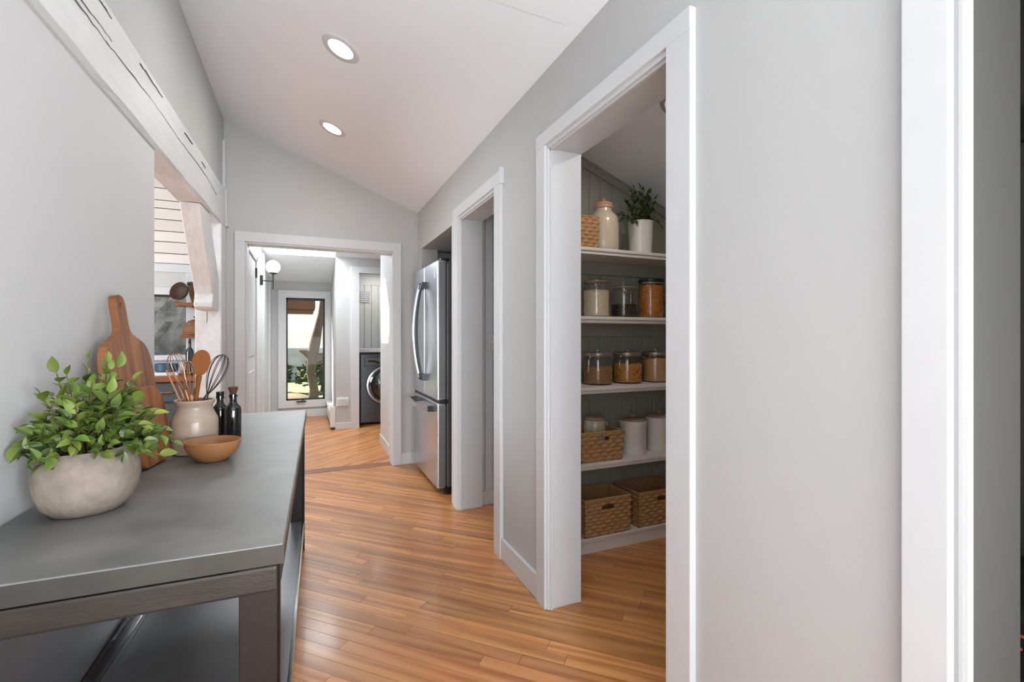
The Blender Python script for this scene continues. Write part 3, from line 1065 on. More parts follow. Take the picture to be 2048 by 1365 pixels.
def foliage(root, base, n_stem, leaf_n, env, leafm, lsize, seed, limit, stem_m='stem', xmin=-9, zmin=-9, xmax=9, ymax=9, bias=(0, 0), block=None):
    """stems curve out of the pot; paired leaves sit on the stems, every leaf its own object"""
    rn = random.Random(seed)
    meshes = [leaf_mesh('leaf', lsize * k, lsize * k * .52, leafm, f) for k, f in ((1, .22), (.85, .3), (.7, .2), (1.12, .26))]
    cnt = 0
    bx_, by_, bz_ = base
    for s_ in range(n_stem):
        a = 2 * PI * (s_ / n_stem) + rn.uniform(-.3, .3)
        el = rn.uniform(-.06, 1.0) * (PI / 2)
        d = Vector((math.cos(a) * math.cos(el) + bias[0], math.sin(a) * math.cos(el) + bias[1], math.sin(el)))
        tip = Vector((d.x * env[0], d.y * env[1], d.z * env[2])) * rn.uniform(.8, 1.06)
        r0 = Vector((math.cos(a), math.sin(a), 0)) * rn.uniform(.005, .035)
        p0_ = Vector((bx_, by_, bz_)) + r0
        p2_ = Vector((bx_, by_, bz_)) + tip
        p1_ = (p0_ + p2_) / 2 + Vector((0, 0, .30 * env[2] * math.cos(el))) + Vector((d.x * env[0], d.y * env[1], 0)) * .12
        path = []
        for k in range(7):
            q = k / 6
            p = p0_.lerp(p1_, q).lerp(p1_.lerp(p2_, q), q)
            p.x = min(max(p.x, xmin), xmax)
            p.y = min(p.y, ymax)
            p.z = max(p.z, zmin)
            path.append(p)
        MB().tube(path, [.0017 - .0001 * k for k in range(7)], 5).build('stem', stem_m, root, smooth=True)
        for k in range(leaf_n):
            if cnt >= limit:
                return cnt
            q = .14 + .86 * (k + .5) / leaf_n if k < leaf_n - 1 else 1.0
            i = min(int(q * 6), 5)
            f = q * 6 - i
            p = path[i].lerp(path[i + 1], f)
            tn = (path[i + 1] - path[i])
            if tn.length < 1e-5:
                tn = Vector((0, 0, 1))
            tn.normalize()
            sd = tn.cross(Vector((0, 0, 1)))
            if sd.length < .1:
                sd = Vector((math.cos(a + 1.57), math.sin(a + 1.57), 0))
            sd.normalize()
            sg = 1 if k % 2 == 0 else -1
            dr = (tn * rn.uniform(.35, .9) + sd * sg * rn.uniform(.5, 1.0) + Vector((0, 0, rn.uniform(-.25, .5)))).normalized()
            if k == leaf_n - 1:
                dr = (tn + Vector((rn.uniform(-.3, .3), rn.uniform(-.3, .3), .2))).normalized()
            tipp = p + dr * lsize
            if tipp.x < xmin or tipp.x > xmax or tipp.y > ymax or tipp.z < zmin:
                dr = Vector((abs(dr.x) if tipp.x < xmin else (-abs(dr.x) if tipp.x > xmax else dr.x), -abs(dr.y) if tipp.y > ymax else dr.y, abs(dr.z) + .1)).normalized()
            upv = Vector((rn.uniform(-.6, .9), rn.uniform(-1.1, .4), 1))
            yv = upv.cross(dr).normalized()
            zv = dr.cross(yv)
            M = Matrix((dr, yv, zv)).transposed().to_4x4()
            M.translation = p
            o = bpy.data.objects.new('leaf', rn.choice(meshes))
            COL.objects.link(o)
            o.parent = root
            o.matrix_local = M
            cnt += 1
    return cnt


t = thing('potted_plant', 'dark leafy green plant in a white pot on the top shelf', 'plant', (1.878, 2.345, Z1))
MB().lathe([(.0001, 0), (.062, 0), (.068, .006), (.077, .195), (.078, .203), (.074, .205), (.071, .195), (.062, .06), (.0001, .06)], 44).build('pot', 'white_glaze', t, smooth=True)
MB().lathe([(.072, .180), (.04, .188), (.0001, .19)], 24).build('soil', 'soil', t, smooth=True)
foliage(t, (0, 0, .18), 24, 7, (.15, .12, .225), 'leaf_dark', .040, 5, 165, ymax=.14, zmin=.15, xmax=.17)

# ------------------------------------------------------------------ closet beyond the second doorway
wc = struct(MB().box(XRB - .02, 1.75, 3.212, 3.29, 0, 2.6).build('wall_closet', 'bead'), 'grey beadboard wall inside the narrow closet', 'wall')
x = XRB - .005
for wd in (.052, .062, .062, .062, .062, .062, .062, .062, .062, .062):
    MB().box(x + .002, x + wd - .002, 3.197, 3.214, .09, 2.4).build('board', 'trim', wc, bevel=.003, seg=1)
    x += wd
struct(MB().box(XRB + .0, 1.75, 3.18, 3.2, 0, .095).build('baseboard_closet', 'trim', bevel=.003), 'pale baseboard inside the narrow closet', 'baseboard')
struct(MB().box(1.72, 1.78, 2.58, 3.3, 0, 2.6).build('wall_closet_right', 'wall'), 'grey side wall inside the narrow closet', 'wall')
struct(MB().box(XRB, 1.78, 2.56, 3.3, 2.28, 2.36).build('ceiling_closet', 'ceiling'), 'pale ceiling inside the narrow closet', 'ceiling')
ol = thing('wall_outlet', 'pale round socket plate on the closet beadboard', 'outlet', (1.227, 3.197, 1.16))
MB().box(-.035, .035, -.007, 0, -.058, .058).build('cover_plate', 'trim_edge', ol, bevel=.003)
MB().lathe([(.0001, .004), (.018, .004), (.021, .002), (.022, -.002)], 28).build('socket', 'trim_edge', ol, smooth=True).matrix_local = Matrix.Translation((0, -.0072, -.006)) @ Matrix.Rotation(PI / 2, 4, 'X')
MB().box(-.004, .004, -.0125, -.010, -.016, -.008).build('slot', 'grey_plate', ol)

# ------------------------------------------------------------------ fridge and its niche
nw = MB().box(1.75, 1.82, 3.2, 4.66, 0, 2.1).box(XRB, 1.82, 3.29, 3.305, 0, 2.1).box(XRB, 1.82, 3.29, 4.6, 2.02, 2.1)
struct(nw.build('wall_niche', 'wall'), 'grey walls of the recess around the refrigerator', 'wall')
struct(MB().box(XR - .012, XR + .02, 3.275, 3.322, 0, 2.025).build('trim_7', 'trim', bevel=.003), 'white edge strip between the refrigerator and closet casing', 'trim')
F = thing('refrigerator', 'stainless steel french door refrigerator with bottom freezer drawer', 'refrigerator', (.906, 3.92, 0))
fy0, fy1 = -.43, .43
fx = .0
box('body', 'steel_side', (.075, .75, fy0 + .004, fy1 - .004, .06, 1.765), F, bevel=.006)
for ya, yb in ((fy0, -.0025), (.0025, fy1)):
    d = MB().box(fx, .066, ya, yb, .722, 1.785).build('door', 'steel', F, bevel=.010, seg=3)
box('side_edge', 'steel_side', (.012, .064, fy0 - .0012, fy0 + .004, .735, 1.77), F)
dr = MB().box(fx, .066, fy0, fy1, .055, .70).build('freezer_drawer', 'steel', F, bevel=.010, seg=3)
box('side_edge', 'steel_side', (.012, .064, fy0 - .0012, fy0 + .004, .07, .685), F)
box('gasket', 'black', (.064, .080, fy0 + .012, fy1 - .012, .07, 1.77), F)
box('door_gap', 'black', (.012, .07, fy0 + .004, fy1 - .004, .698, .724), F)
box('hinge', 'dark_steel', (.03, .10, fy0 + .01, fy0 + .07, 1.785, 1.803), F, bevel=.004)
box('hinge', 'black', (.03, .085, fy0 - .004, fy0 + .05, .697, .725), F, bevel=.004)
box('toe_grille', 'black', (.05, .70, fy0 + .01, fy1 - .01, .012, .058), F)
for yy in (fy0 + .06, fy1 - .06):
    for xx in (.12, .68):
        MB().lathe([(.0001, 0), (.02, 0), (.02, .03), (.01, .035), (.01, .06)], 16).build('foot', 'black', F, smooth=True, loc=(xx, yy, 0))
# bowed door handles, one on either side of the meeting line
for sg, yy in ((-1, -.048), (1, .048)):
    pts = []
    for k in range(17):
        q = k / 16
        z = .86 + .78 * q
        bow = math.sin(PI * q)
        pts.append((-.028 - .052 * bow ** .8, yy + sg * .012 * bow, z))
    m = MB()
    b0 = len(m.v)
    for (px, py, pz) in pts:
        m.v += [(px - .009, py - .014, pz), (px + .009, py - .014, pz), (px + .009, py + .014, pz), (px - .009, py + .014, pz)]
    for k in range(16):
        for i in range(4):
            j = (i + 1) % 4
            m.f.append((k * 4 + i, k * 4 + j, (k + 1) * 4 + j, (k + 1) * 4 + i))
    m.f += [(3, 2, 1, 0), (64, 65, 66, 67)]
    h = m.build('handle', 'steel_handle' if sg > 0 else 'dark_steel', F, bevel=.004)
    for z in (.872, 1.628):
        box('handle_mount', 'dark_steel', (-.034, .004, yy - .016, yy + .016, z - .028, z + .028), h, bevel=.004)
pts = []
m = MB()
for k in range(13):
    q = k / 12
    y = -.33 + .66 * q
    bow = math.sin(PI * q)
    px = -.045 - .035 * bow ** .7
    m.v += [(px - .008, y, .632), (px + .008, y, .632), (px + .008, y, .668), (px - .008, y, .668)]
for k in range(12):
    for i in range(4):
        j = (i + 1) % 4
        m.f.append((k * 4 + i, k * 4 + j, (k + 1) * 4 + j, (k + 1) * 4 + i))
m.f += [(3, 2, 1, 0), (48, 49, 50, 51)]
h = m.build('handle', 'steel_handle', F, bevel=.004)
for y in (-.32, .32):
    box('handle_mount', 'dark_steel', (-.052, .004, y - .022, y + .022, .628, .672), h, bevel=.004)
bd = MB().box(-.0025, .001, -.362, -.338, 1.655, 1.715).build('badge', 'plastic_white', F, bevel=.001)

# ------------------------------------------------------------------ dark side room past the right-hand casing
struct(MB().box(1.95, 2.05, -.8, .82, 0, 2.6).box(XRB, 2.0, -.85, -.8, 0, 2.6).box(XRB, 2.0, -.85, .82, 2.4, 2.5).build('wall_side_room', 'side_room_shade'), 'side room wall coloured very dark to look unlit', 'wall')
hk = thing('coat_hook', 'round black hook on the dark side room wall', 'hook', (1.95, .68, 1.83))
MB().lathe([(.0001, 0), (.05, 0), (.055, .012), (.05, .03), (.0001, .036)], 28).build('knob', 'black_soft', hk, smooth=True).matrix_local = Matrix.Rotation(-PI / 2, 4, 'Y')
MB().tube([(0, 0, 0), (-.03, 0, -.01), (-.05, 0, -.03), (-.055, 0, .01)], .008, 8).build('hook_arm', 'black_soft', hk, smooth=True)
st = thing('dark_bench', 'black bench with orange flecked cover in the unlit side room', 'bench', (1.74, .55, 0))
box('seat', 'black_soft', (-.20, .20, -.5, .24, .44, .56), st, bevel=.03)
for sx in (-.17, .17):
    for sy in (-.46, .2):
        box('leg', 'black_soft', (sx - .02, sx + .02, sy - .02, sy + .02, 0, .45), st)
rn = random.Random(4)
m = MB()
for k in range(46):
    y, z = rn.uniform(-.1, .22), rn.uniform(.45, .54)
    m.box(-.2025, -.199, y - .003, y + .003, z - .003, z + .003)
fl = m.build('cover_flecks', 'speck_orange', st)
fl['kind'] = 'stuff'

# ------------------------------------------------------------------ metal work table
TZ = .785
T = thing('metal_work_table', 'grey steel work table against the left wall with open lower shelf', 'table', (-.3100, 2.01, 0))
T.rotation_euler = (0, 0, math.radians(-1.3))
tx0, tx1, ty0, ty1 = -.284, .29, -.945, .945
MB().box(tx0, tx1, ty0, ty1, TZ - .041, TZ).build('table_top', 'counter_metal', T, bevel=.0035, seg=3)
for dims in ((tx0, tx1 + .0012, ty0 - .0012, ty0 + .002, TZ - .040, TZ - .003), (tx1 - .002, tx1 + .0012, ty0, ty1, TZ - .040, TZ - .003), (tx0, tx1 + .0012, ty1 - .002, ty1 + .0012, TZ - .040, TZ - .003)):
    box('edge_band', 'counter_edge', dims, T)
box('front_rail', 'rail_metal', (tx0 + .012, tx1 - .012, ty0 + .006, ty0 + .038, TZ - .098, TZ - .046), T, bevel=.006)
box('back_rail', 'rail_metal', (tx0 + .012, tx1 - .012, ty1 - .038, ty1 - .006, TZ - .098, TZ - .046), T, bevel=.006)
for xa, xb in ((tx0 + .006, tx0 + .038), (tx1 - .038, tx1 - .006)):
    box('side_rail', 'rail_metal', (xa, xb, ty0 + .03, ty1 - .03, TZ - .09, TZ - .046), T, bevel=.004)
for sx, xe in ((-1, tx0 + .008), (1, tx1 - .008)):
    for sy, ye in ((-1, ty0 + .008), (1, ty1 - .008)):
        xa, xb = (xe, xe + .072) if sx < 0 else (xe - .072, xe)
        m = MB()
        m.box(xa, xb, ye if sy < 0 else ye - .006, ye + .006 if sy < 0 else ye, 0, TZ - .044)
        ya, yb = (ye, ye + .04) if sy < 0 else (ye - .04, ye)
        m.box(xe if sx < 0 else xe - .006, xe + .006 if sx < 0 else xe, ya, yb, 0, TZ - .044)
        m.build('leg', 'leg_metal', T, bevel=.0015, seg=1)
ls = MB().box(tx0 + .02, tx1 - .016, ty0 + .02, ty1 - .02, .155, .160).build('lower_shelf', 'sheet_metal', T)
box('shelf_edge', 'bright_steel', (tx1 - .022, tx1 - .010, ty0 + .02, ty1 - .02, .115, .163), T, bevel=.003)
box('shelf_edge', 'leg_metal', (tx0 + .02, tx1 - .02, ty0 + .016, ty0 + .022, .12, .161), T)
box('shelf_edge', 'leg_metal', (tx0 + .02, tx1 - .02, ty1 - .022, ty1 - .016, .12, .161), T)
box('shelf_rail', 'bright_steel', (tx0 + .012, tx0 + .046, ty0 + .02, ty1 - .02, .160, .186), T, bevel=.004)
box('shelf_rail', 'leg_metal', (tx0 + .008, tx0 + .014, ty0 + .02, ty1 - .02, .150, .215), T, bevel=.002)
box('back_panel', 'sheet_metal', (tx0 + .002, tx0 + .008, ty0 + .02, ty1 - .02, .16, TZ - .1), T)

# ------------------------------------------------------------------ things on the table
Pl = thing('potted_plant', 'bushy green plant in a rounded speckled stone pot on the table', 'plant', (-.482, 1.452, TZ))


def wobp(a, i, r, z):
    return r * (1 + .012 * math.sin(2 * a + .6) + .006 * math.sin(5 * a)), z * (1 + .012 * math.sin(a + 1.0))


MB().lathe([(.0001, 0), (.058, 0), (.066, .003), (.084, .022), (.096, .05), (.1005, .078), (.099, .105), (.092, .130), (.083, .147), (.079, .150), (.074, .146), (.084, .12), (.088, .09), (.0001, .085)], 56, wob=wobp).build('pot', 'stone', Pl, smooth=True)
MB().lathe([(.082, .128), (.05, .136), (.0001, .138)], 32).build('soil', 'soil', Pl, smooth=True)
foliage(Pl, (.0, .01, .125), 33, 9, (.158, .165, .228), 'leaf', .038, 9, 296, xmin=-.126, zmin=.118, xmax=.20, bias=(.10, .05))


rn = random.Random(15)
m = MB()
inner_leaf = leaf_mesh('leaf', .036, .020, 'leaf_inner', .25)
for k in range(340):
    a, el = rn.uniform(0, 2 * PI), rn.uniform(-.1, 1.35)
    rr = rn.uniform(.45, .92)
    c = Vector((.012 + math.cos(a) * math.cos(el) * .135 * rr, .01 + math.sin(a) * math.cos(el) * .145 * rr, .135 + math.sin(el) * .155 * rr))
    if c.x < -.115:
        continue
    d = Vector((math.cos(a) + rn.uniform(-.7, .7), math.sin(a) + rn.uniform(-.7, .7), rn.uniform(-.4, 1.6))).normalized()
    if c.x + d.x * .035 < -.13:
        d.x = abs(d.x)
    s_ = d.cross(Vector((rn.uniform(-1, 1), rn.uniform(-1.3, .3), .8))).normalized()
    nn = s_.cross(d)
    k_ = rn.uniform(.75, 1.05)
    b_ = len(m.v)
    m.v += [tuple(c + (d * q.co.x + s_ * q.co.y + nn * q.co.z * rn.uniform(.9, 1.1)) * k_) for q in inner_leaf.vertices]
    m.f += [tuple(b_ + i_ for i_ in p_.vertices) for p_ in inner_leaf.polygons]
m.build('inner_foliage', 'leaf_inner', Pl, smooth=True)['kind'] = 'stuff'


def slab_outline(pts, th, name, m, parent, hole=None):
    """flat board: outline in local y-z, thickness along x"""
    bm_ = bmesh.new()
    vs = [bm_.verts.new((0, y, z)) for y, z in pts]
    if hole:
        hy, hz, hr = hole
        n = 16
        hv = [bm_.verts.new((0, hy + hr * math.cos(2 * PI * k / n), hz + hr * math.sin(2 * PI * k / n))) for k in range(n)]
        eds = [bm_.edges.new((vs[i], vs[(i + 1) % len(vs)])) for i in range(len(vs))] + [bm_.edges.new((hv[i], hv[(i + 1) % n])) for i in range(n)]
        bmesh.ops.triangle_fill(bm_, use_beauty=True, use_dissolve=False, edges=eds)
    else:
        bm_.faces.new(vs)
    bmesh.ops.recalc_face_normals(bm_, faces=bm_.faces)
    g = bmesh.ops.extrude_face_region(bm_, geom=bm_.faces[:])
    bmesh.ops.translate(bm_, vec=(th, 0, 0), verts=[e for e in g['geom'] if isinstance(e, bmesh.types.BMVert)])
    bmesh.ops.recalc_face_normals(bm_, faces=bm_.faces)
    es = [e for e in bm_.edges if len(e.link_faces) == 2 and 1.2 < e.calc_face_angle(0) < 1.9]
    bmesh.ops.bevel(bm_, geom=es, offset=.003, segments=2, profile=.6, affect='EDGES', clamp_overlap=True)
    me = bpy.data.meshes.new(name)
    bm_.to_mesh(me)
    bm_.free()
    me.materials.append(MATS[m])
    o = bpy.data.objects.new(name, me)
    COL.objects.link(o)
    if parent:
        o.parent = parent
    return o


def smooth_closed(ctrl, sub=6):
    out = []
    n = len(ctrl)
    for i in range(n):
        p0, p1, p2, p3 = (Vector(ctrl[(i + k) % n]) for k in (-1, 0, 1, 2))
        for s_ in range(sub):
            t_ = s_ / sub
            q = .5 * ((2 * p1) + (p2 - p0) * t_ + (2 * p0 - 5 * p1 + 4 * p2 - p3) * t_ ** 2 + (3 * p1 - p0 - 3 * p2 + p3) * t_ ** 3)
            out.append((q.x, q.y))
    return out


half = [(.0, .002), (.07, .001), (.115, .006), (.137, .030), (.143, .08), (.146, .18), (.146, .30), (.138, .355), (.112, .392), (.070, .413), (.038, .432), (.029, .462), (.029, .515), (.024, .545), (.010, .556)]
ctrl = half + [(-y, z) for y, z in reversed(half) if y > 0]
B1 = slab_outline(smooth_closed(ctrl, 4), .022, 'cutting_board', 'acacia', None, hole=(.0, .522, .0085))
tag(B1, 'tall paddle shaped wooden cutting board with a handle hole leaning on wall', 'cutting board', 'wooden cutting boards')
B1.location = (-.510, 1.95, TZ + .001)
B1.rotation_euler = (0, math.radians(-8.3), math.radians(-9))
half = [(.0, .002), (.06, .001), (.085, .008), (.100, .035), (.103, .09), (.102, .15), (.092, .20), (.068, .235), (.035, .252)]
ctrl = half + [(-y, z) for y, z in reversed(half) if y > 0]
B2 = slab_outline(smooth_closed(ctrl, 4), .026, 'cutting_board', 'acacia', None)
tag(B2, 'shorter rounded wooden cutting board standing between plant pot and crock', 'cutting board', 'wooden cutting boards')
B2.location = (-.464, 1.882, TZ + .001)
B2.rotation_euler = (0, math.radians(-7.5), math.radians(-9))

CX, CY = -.368, 2.022
Ck = thing('utensil_crock', 'glazed cream stoneware crock holding kitchen utensils', 'crock', (CX, CY, TZ))
MB().lathe([(.0001, 0), (.060, 0), (.068, .005), (.072, .02), (.0735, .06), (.0735, .112), (.0725, .122), (.068, .132), (.0575, .154), (.0555, .163), (.057, .172), (.063, .180), (.064, .187), (.061, .191), (.055, .189), (.053, .175), (.054, .16), (.066, .12), (.066, .012), (.0001, .012)], 56).build('crock_body', 'crock', Ck, smooth=True)


def tool_root(name, label, cat, p, q, group='utensils in the crock'):
    p, q = Vector(p), Vector(q)
    o = thing(name, label, cat, p, group=group)
    o.rotation_mode = 'QUATERNION'
    o.rotation_quaternion = Vector((0, 0, 1)).rotation_difference((q - p).normalized())
    return o, (q - p).length


def whisk(label, p, q, headL, headR, wirem, handm, nw, wr_, twist=0):
    o, L = tool_root('whisk', label, 'whisk', p, q)
    z0 = L - headL
    MB().lathe([(.0001, 0), (.006, 0), (.0075, .01), (.006, z0 * .5), (.0065, z0 - .01), (.004, z0), (.0001, z0)], 16).build('handle', handm, o, smooth=True)
    for k in range(nw):
        a = PI * k / nw + twist
        pts = []
        for i in range(25):
            t_ = i / 24
            th = t_ * 2 * PI
            # teardrop loop
            u = math.sin(th) * headR * (math.sin(t_ * PI) ** .55)
            zz = z0 - .005 + (headL + .005) * (.5 - .5 * math.cos(th)) ** .8
            pts.append((u * math.cos(a), u * math.sin(a), zz))
        MB().tube(pts, wr_, 6).build('wire', wirem, o, smooth=True)
    return o


base = Vector((CX, CY, TZ + .016))
whisk('copper wire whisk leaning toward the cutting boards', base + Vector((.030, .0, 0)), (-.432, 2.016, 1.142), .135, .034, 'copper_wire', 'copper_wire', 4, .0011)
whisk('short copper wire whisk standing beside the wooden spoon', base + Vector((.012, -.02, 0)), (-.386, 2.005, 1.115), .12, .024, 'copper_wire', 'copper_wood', 4, .0011, .3)
whisk('dark balloon whisk leaning toward the dark bottles', base + Vector((-.03, -.01, 0)), (-.276, 2.02, 1.135), .15, .036, 'black_wire', 'black_wire', 5, .0013, .2)
o, L = tool_root('wooden_spoon', 'wooden spoon with a broad oval head in the crock', 'spoon', base + Vector((-.012, -.028, 0)), (-.340, 2.005, 1.155), )
MB().tube([(0, 0, 0), (0, 0, L * .4), (0, 0, L - .12), (0, 0, L - .097), (0, 0, L - .088)], [.0055, .006, .0075, .009, .006], 12).build('handle', 'spoon_wood', o, smooth=True)
m = MB()
nu, nv = 20, 12
for j in range(nv + 1):
    ph = PI * j / nv
    for i in range(nu):
        th = 2 * PI * i / nu
        wx_ = .031 * math.sin(ph) * math.cos(th)
        ty_ = .0075 * math.sin(ph) * math.sin(th)
        zz = L - .047 - .047 * math.cos(ph)
        wx_ *= .82 + .18 * (-math.cos(ph) * .5 + .5) + .0
        if math.sin(th) < 0:
            ty_ *= -.25
            ty_ -= .001
        m.v.append((wx_, ty_, zz))
for j in range(nv):
    for i in range(nu):
        i2 = (i + 1) % nu
        m.f.append((j * nu + i, j * nu + i2, (j + 1) * nu + i2, (j + 1) * nu + i))
hd = m.build('spoon_head', 'spoon_wood', o, smooth=True)
hd.rotation_euler = (0, 0, math.radians(10))
for k, (dx, tx_, ty_, tz_, lb) in enumerate(((.02, -.447, 1.995, 1.085, 'tan wooden stick nearest the cutting boards in the crock'), (.028, -.435, 2.03, 1.075, 'tan wooden stick behind the copper whisk in the crock'))):
    o, L = tool_root('wooden_stick', lb, 'utensil', base + Vector((dx, .012 * k, 0)), (tx_, ty_, tz_))
    MB().tube([(0, 0, 0), (0, 0, L * .5), (0, 0, L)], [.0035, .0038, .003], 10).build('stick', 'copper_wood', o, smooth=True)


def bottle(label, x_, y_, r, h, cork):
    t = thing('glass_bottle', label, 'bottle', (x_, y_, TZ), group='dark bottles on the table')
    sh = h * .62
    MB().lathe([(.0001, 0), (r * .9, 0), (r, .005), (r, sh), (r * .93, sh + .012), (r * .6, sh + .024), (r * .44, sh + .032), (r * .42, h - .03), (r * .52, h - .028), (r * .52, h - .016), (r * .40, h - .015)], 36).build('bottle_body', 'dark_bottle', t, smooth=True)
    if cork:
        MB().lathe([(r * .38, h - .022), (r * .42, h - .01), (r * .58, h + .003), (r * .6, h + .012), (.0001, h + .013)], 24).build('stopper', 'cork', t, smooth=True)
    else:
        MB().lathe([(r * .38, h - .022), (r * .5, h - .012), (r * .5, h), (.0001, h + .001)], 24).build('stopper', 'black', t, smooth=True)
    return t


bottle('black glass bottle with a brown cork stopper behind the wooden bowl', -.262, 2.140, .0285, .208, True)
bottle('black glass bottle with a black stopper half behind the crock', -.318, 2.225, .0285, .195, False)
Bw = tag(MB().lathe([(.0001, 0), (.036, 0), (.046, .004), (.068, .026), (.081, .050), (.0845, .067), (.083, .069), (.079, .066), (.074, .05), (.060, .026), (.036, .011), (.0001, .008)], 56, sx=1.04, sy=.9).build('wooden_bowl', 'bowl_wood', smooth=True, loc=(-.288, 1.866, TZ)),
         'round light wooden bowl in front of the stoneware crock', 'bowl')
Bw.rotation_euler = (0, 0, math.radians(-24))

# ------------------------------------------------------------------ mudroom beyond the end wall
def zm(y):
    return 2.04 + .17 * (7.8 - y)


struct(MB().box(-.6, -.49, 4.65, 7.9, 0, 2.75).build('wall_mudroom_left', 'trim'), 'white mudroom wall carrying the globe sconce and door', 'wall')
struct(MB().box(.78, .9, 4.65, 5.56, 0, 2.75).build('wall_mudroom_right', 'trim'), 'sunlit white wall just inside the mudroom opening', 'wall')
struct(MB().box(.768, .782, 4.66, 5.575, 0, .10).box(.768, .9, 5.556, 5.572, 0, .10).build('baseboard_mudroom', 'trim', bevel=.003), 'white baseboard along the sunlit mudroom wall', 'baseboard')
m = MB().box(.355, .641, 6.55, 6.66, 0, 2.75).box(.641, 1.42, 6.55, 6.66, 2.05, 2.75).box(1.42, 2.3, 6.55, 6.66, 0, 2.75).box(.355, .455, 6.6, 7.9, 0, 2.75)
struct(m.build('wall_laundry', 'wall', bevel=.004), 'pale grey wall with the laundry closet opening', 'wall')
struct(MB().box(.345, .55, 6.536, 6.552, 0, .085).build('baseboard_laundry', 'trim', bevel=.003), 'white baseboard below the floor vent by the laundry closet', 'baseboard')
r = sroot('trim_8', 'white casing around the laundry closet with the washer', 'door casing')
box('casing_board', 'trim', (.541, .645, 6.532, 6.553, 0, 2.05), r, bevel=.003)
box('casing_board', 'trim', (1.415, 1.50, 6.532, 6.553, 0, 2.05), r, bevel=.003)
box('head_board', 'trim', (.541, 1.50, 6.531, 6.553, 2.049, 2.135), r, bevel=.003)
box('jamb', 'trim', (.63, .645, 6.55, 6.665, 0, 2.05), r)
# wall beyond the short return so that no daylight leaks in
struct(MB().box(.9, 2.3, 5.46, 5.56, 0, 2.75).box(2.2, 2.3, 5.5, 7.6, 0, 2.75).box(.5, 2.3, 7.42, 7.52, 0, 2.75).build('wall_laundry_outer', 'wall'), 'grey outer walls around the laundry closet', 'wall')
wlb = struct(MB().box(.455, 1.6, 7.40, 7.43, .9, 2.7).build('wall_laundry_back', 'bead'), 'grey beadboard above the washer', 'wall')
x = .50
while x < 1.5:
    MB().box(x + .004, x + .096, 7.385, 7.402, 1.0, 1.985).build('board', 'bead', wlb, bevel=.004, seg=1)
    x += .1
box('head_strip', 'bead', (.46, 1.6, 7.38, 7.402, 1.985, 2.2), wlb)
t = thing('vent_plate', 'square grey vent plate on the beadboard above the washer', 'vent', (.80, 7.385, 1.80))
box('frame', 'grey_plate', (-.075, .075, -.012, 0, -.085, .085), t, bevel=.004)
for k in range(5):
    box('slat', 'trim_edge', (-.055, .055, -.018, -.011, -.06 + k * .03 - .008, -.06 + k * .03 + .004), t)
sh = thing('laundry_shelf', 'white shelf board directly above the washer', 'shelf', (1.03, 6.7, .995))
box('shelf_board', 'trim', (-.40, .40, -.02, .68, 0, .045), sh, bevel=.004)

lamp('laundry_fill_light', 'AREA', 3, (1, .98, .95), (1.0, 6.95, 2.12), (0, .1, -1), shape='DISK', size=.3)  # added unseen lamp to brighten the laundry closet
W = thing('washing_machine', 'dark grey front loading washer with a chrome ringed round door', 'washer', (1.02, 6.74, 0))
box('body', 'washer', (-.345, .345, 0, .60, .02, .97), W, bevel=.015)
box('side_gap', 'black', (-.372, -.35, .02, .6, 0, .985), W)
box('top_gap', 'black', (-.372, .37, -.002, .02, .97, .988), W)
box('control_panel', 'washer', (-.29, .33, -.012, .004, .80, .93), W, bevel=.006)
dd = box('detergent_drawer', 'steel_side', (-.275, -.05, -.018, -.008, .815, .915), W, bevel=.008)
MB().tube([(-.24, -.026, .875), (-.17, -.034, .872), (-.10, -.030, .850), (-.07, -.024, .838)], .012, 8).build('drawer_grip', 'dark_steel', dd, smooth=True)
MB().lathe([(.0001, 0), (.035, 0), (.035, .02), (.028, .026), (.0001, .027)], 28).build('dial', 'washer_ring', W, smooth=True).matrix_local = Matrix.Translation((.12, -.012, .865)) @ Matrix.Rotation(PI / 2, 4, 'X')
Rx = Matrix.Translation((.0, 0, .54)) @ Matrix.Rotation(PI / 2, 4, 'X')
rg = MB().lathe([(.272, -.005), (.272, .018), (.262, .032), (.240, .034), (.232, .026), (.232, 0)], 56).build('door_ring', 'washer_ring', W, smooth=True)
rg.matrix_local = Rx
dk = MB().lathe([(.234, .004), (.234, .022), (.205, .026), (.200, .012), (.15, .03), (.07, .042), (.0001, .045)], 56).build('door_glass', 'washer_glass', W, smooth=True)
dk.matrix_local = Rx
MB().lathe([(.206, .02), (.202, .030), (.196, .02)], 56).build('door_bezel', 'dark_steel', W, smooth=True).matrix_local = Rx
for xx in (-.3, .3):
    for yy in (.05, .55):
        MB().lathe([(.0001, 0), (.022, 0), (.022, .012), (.01, .014), (.01, .03)], 14).build('foot', 'black', W, smooth=True, loc=(xx, yy, 0))

t = thing('wall_register', 'small white louvred register on the wall beside the laundry', 'vent', (.435, 6.55, .36))
box('frame', 'plastic_white', (-.075, .075, -.014, 0, -.055, .055), t, bevel=.004)
for k in range(3):
    box('slat', 'trim_edge', (-.06, .06, -.020, -.013, -.03 + k * .025, -.018 + k * .025), t)
t = thing('baseboard_heater', 'white baseboard heater end standing by the window wall corner', 'heater', (.355, 7.1, 0))
box('cover', 'heater', (-.065, -.003, -.54, .66, .05, .22), t, bevel=.008)
box('end_cap', 'heater', (-.070, -.002, -.555, -.53, .03, .30), t, bevel=.006)
box('top_lip', 'heater', (-.072, -.003, -.54, .66, .22, .235), t, bevel=.004)
box('foot', 'black', (-.06, -.006, -.55, .6, 0, .03), t)

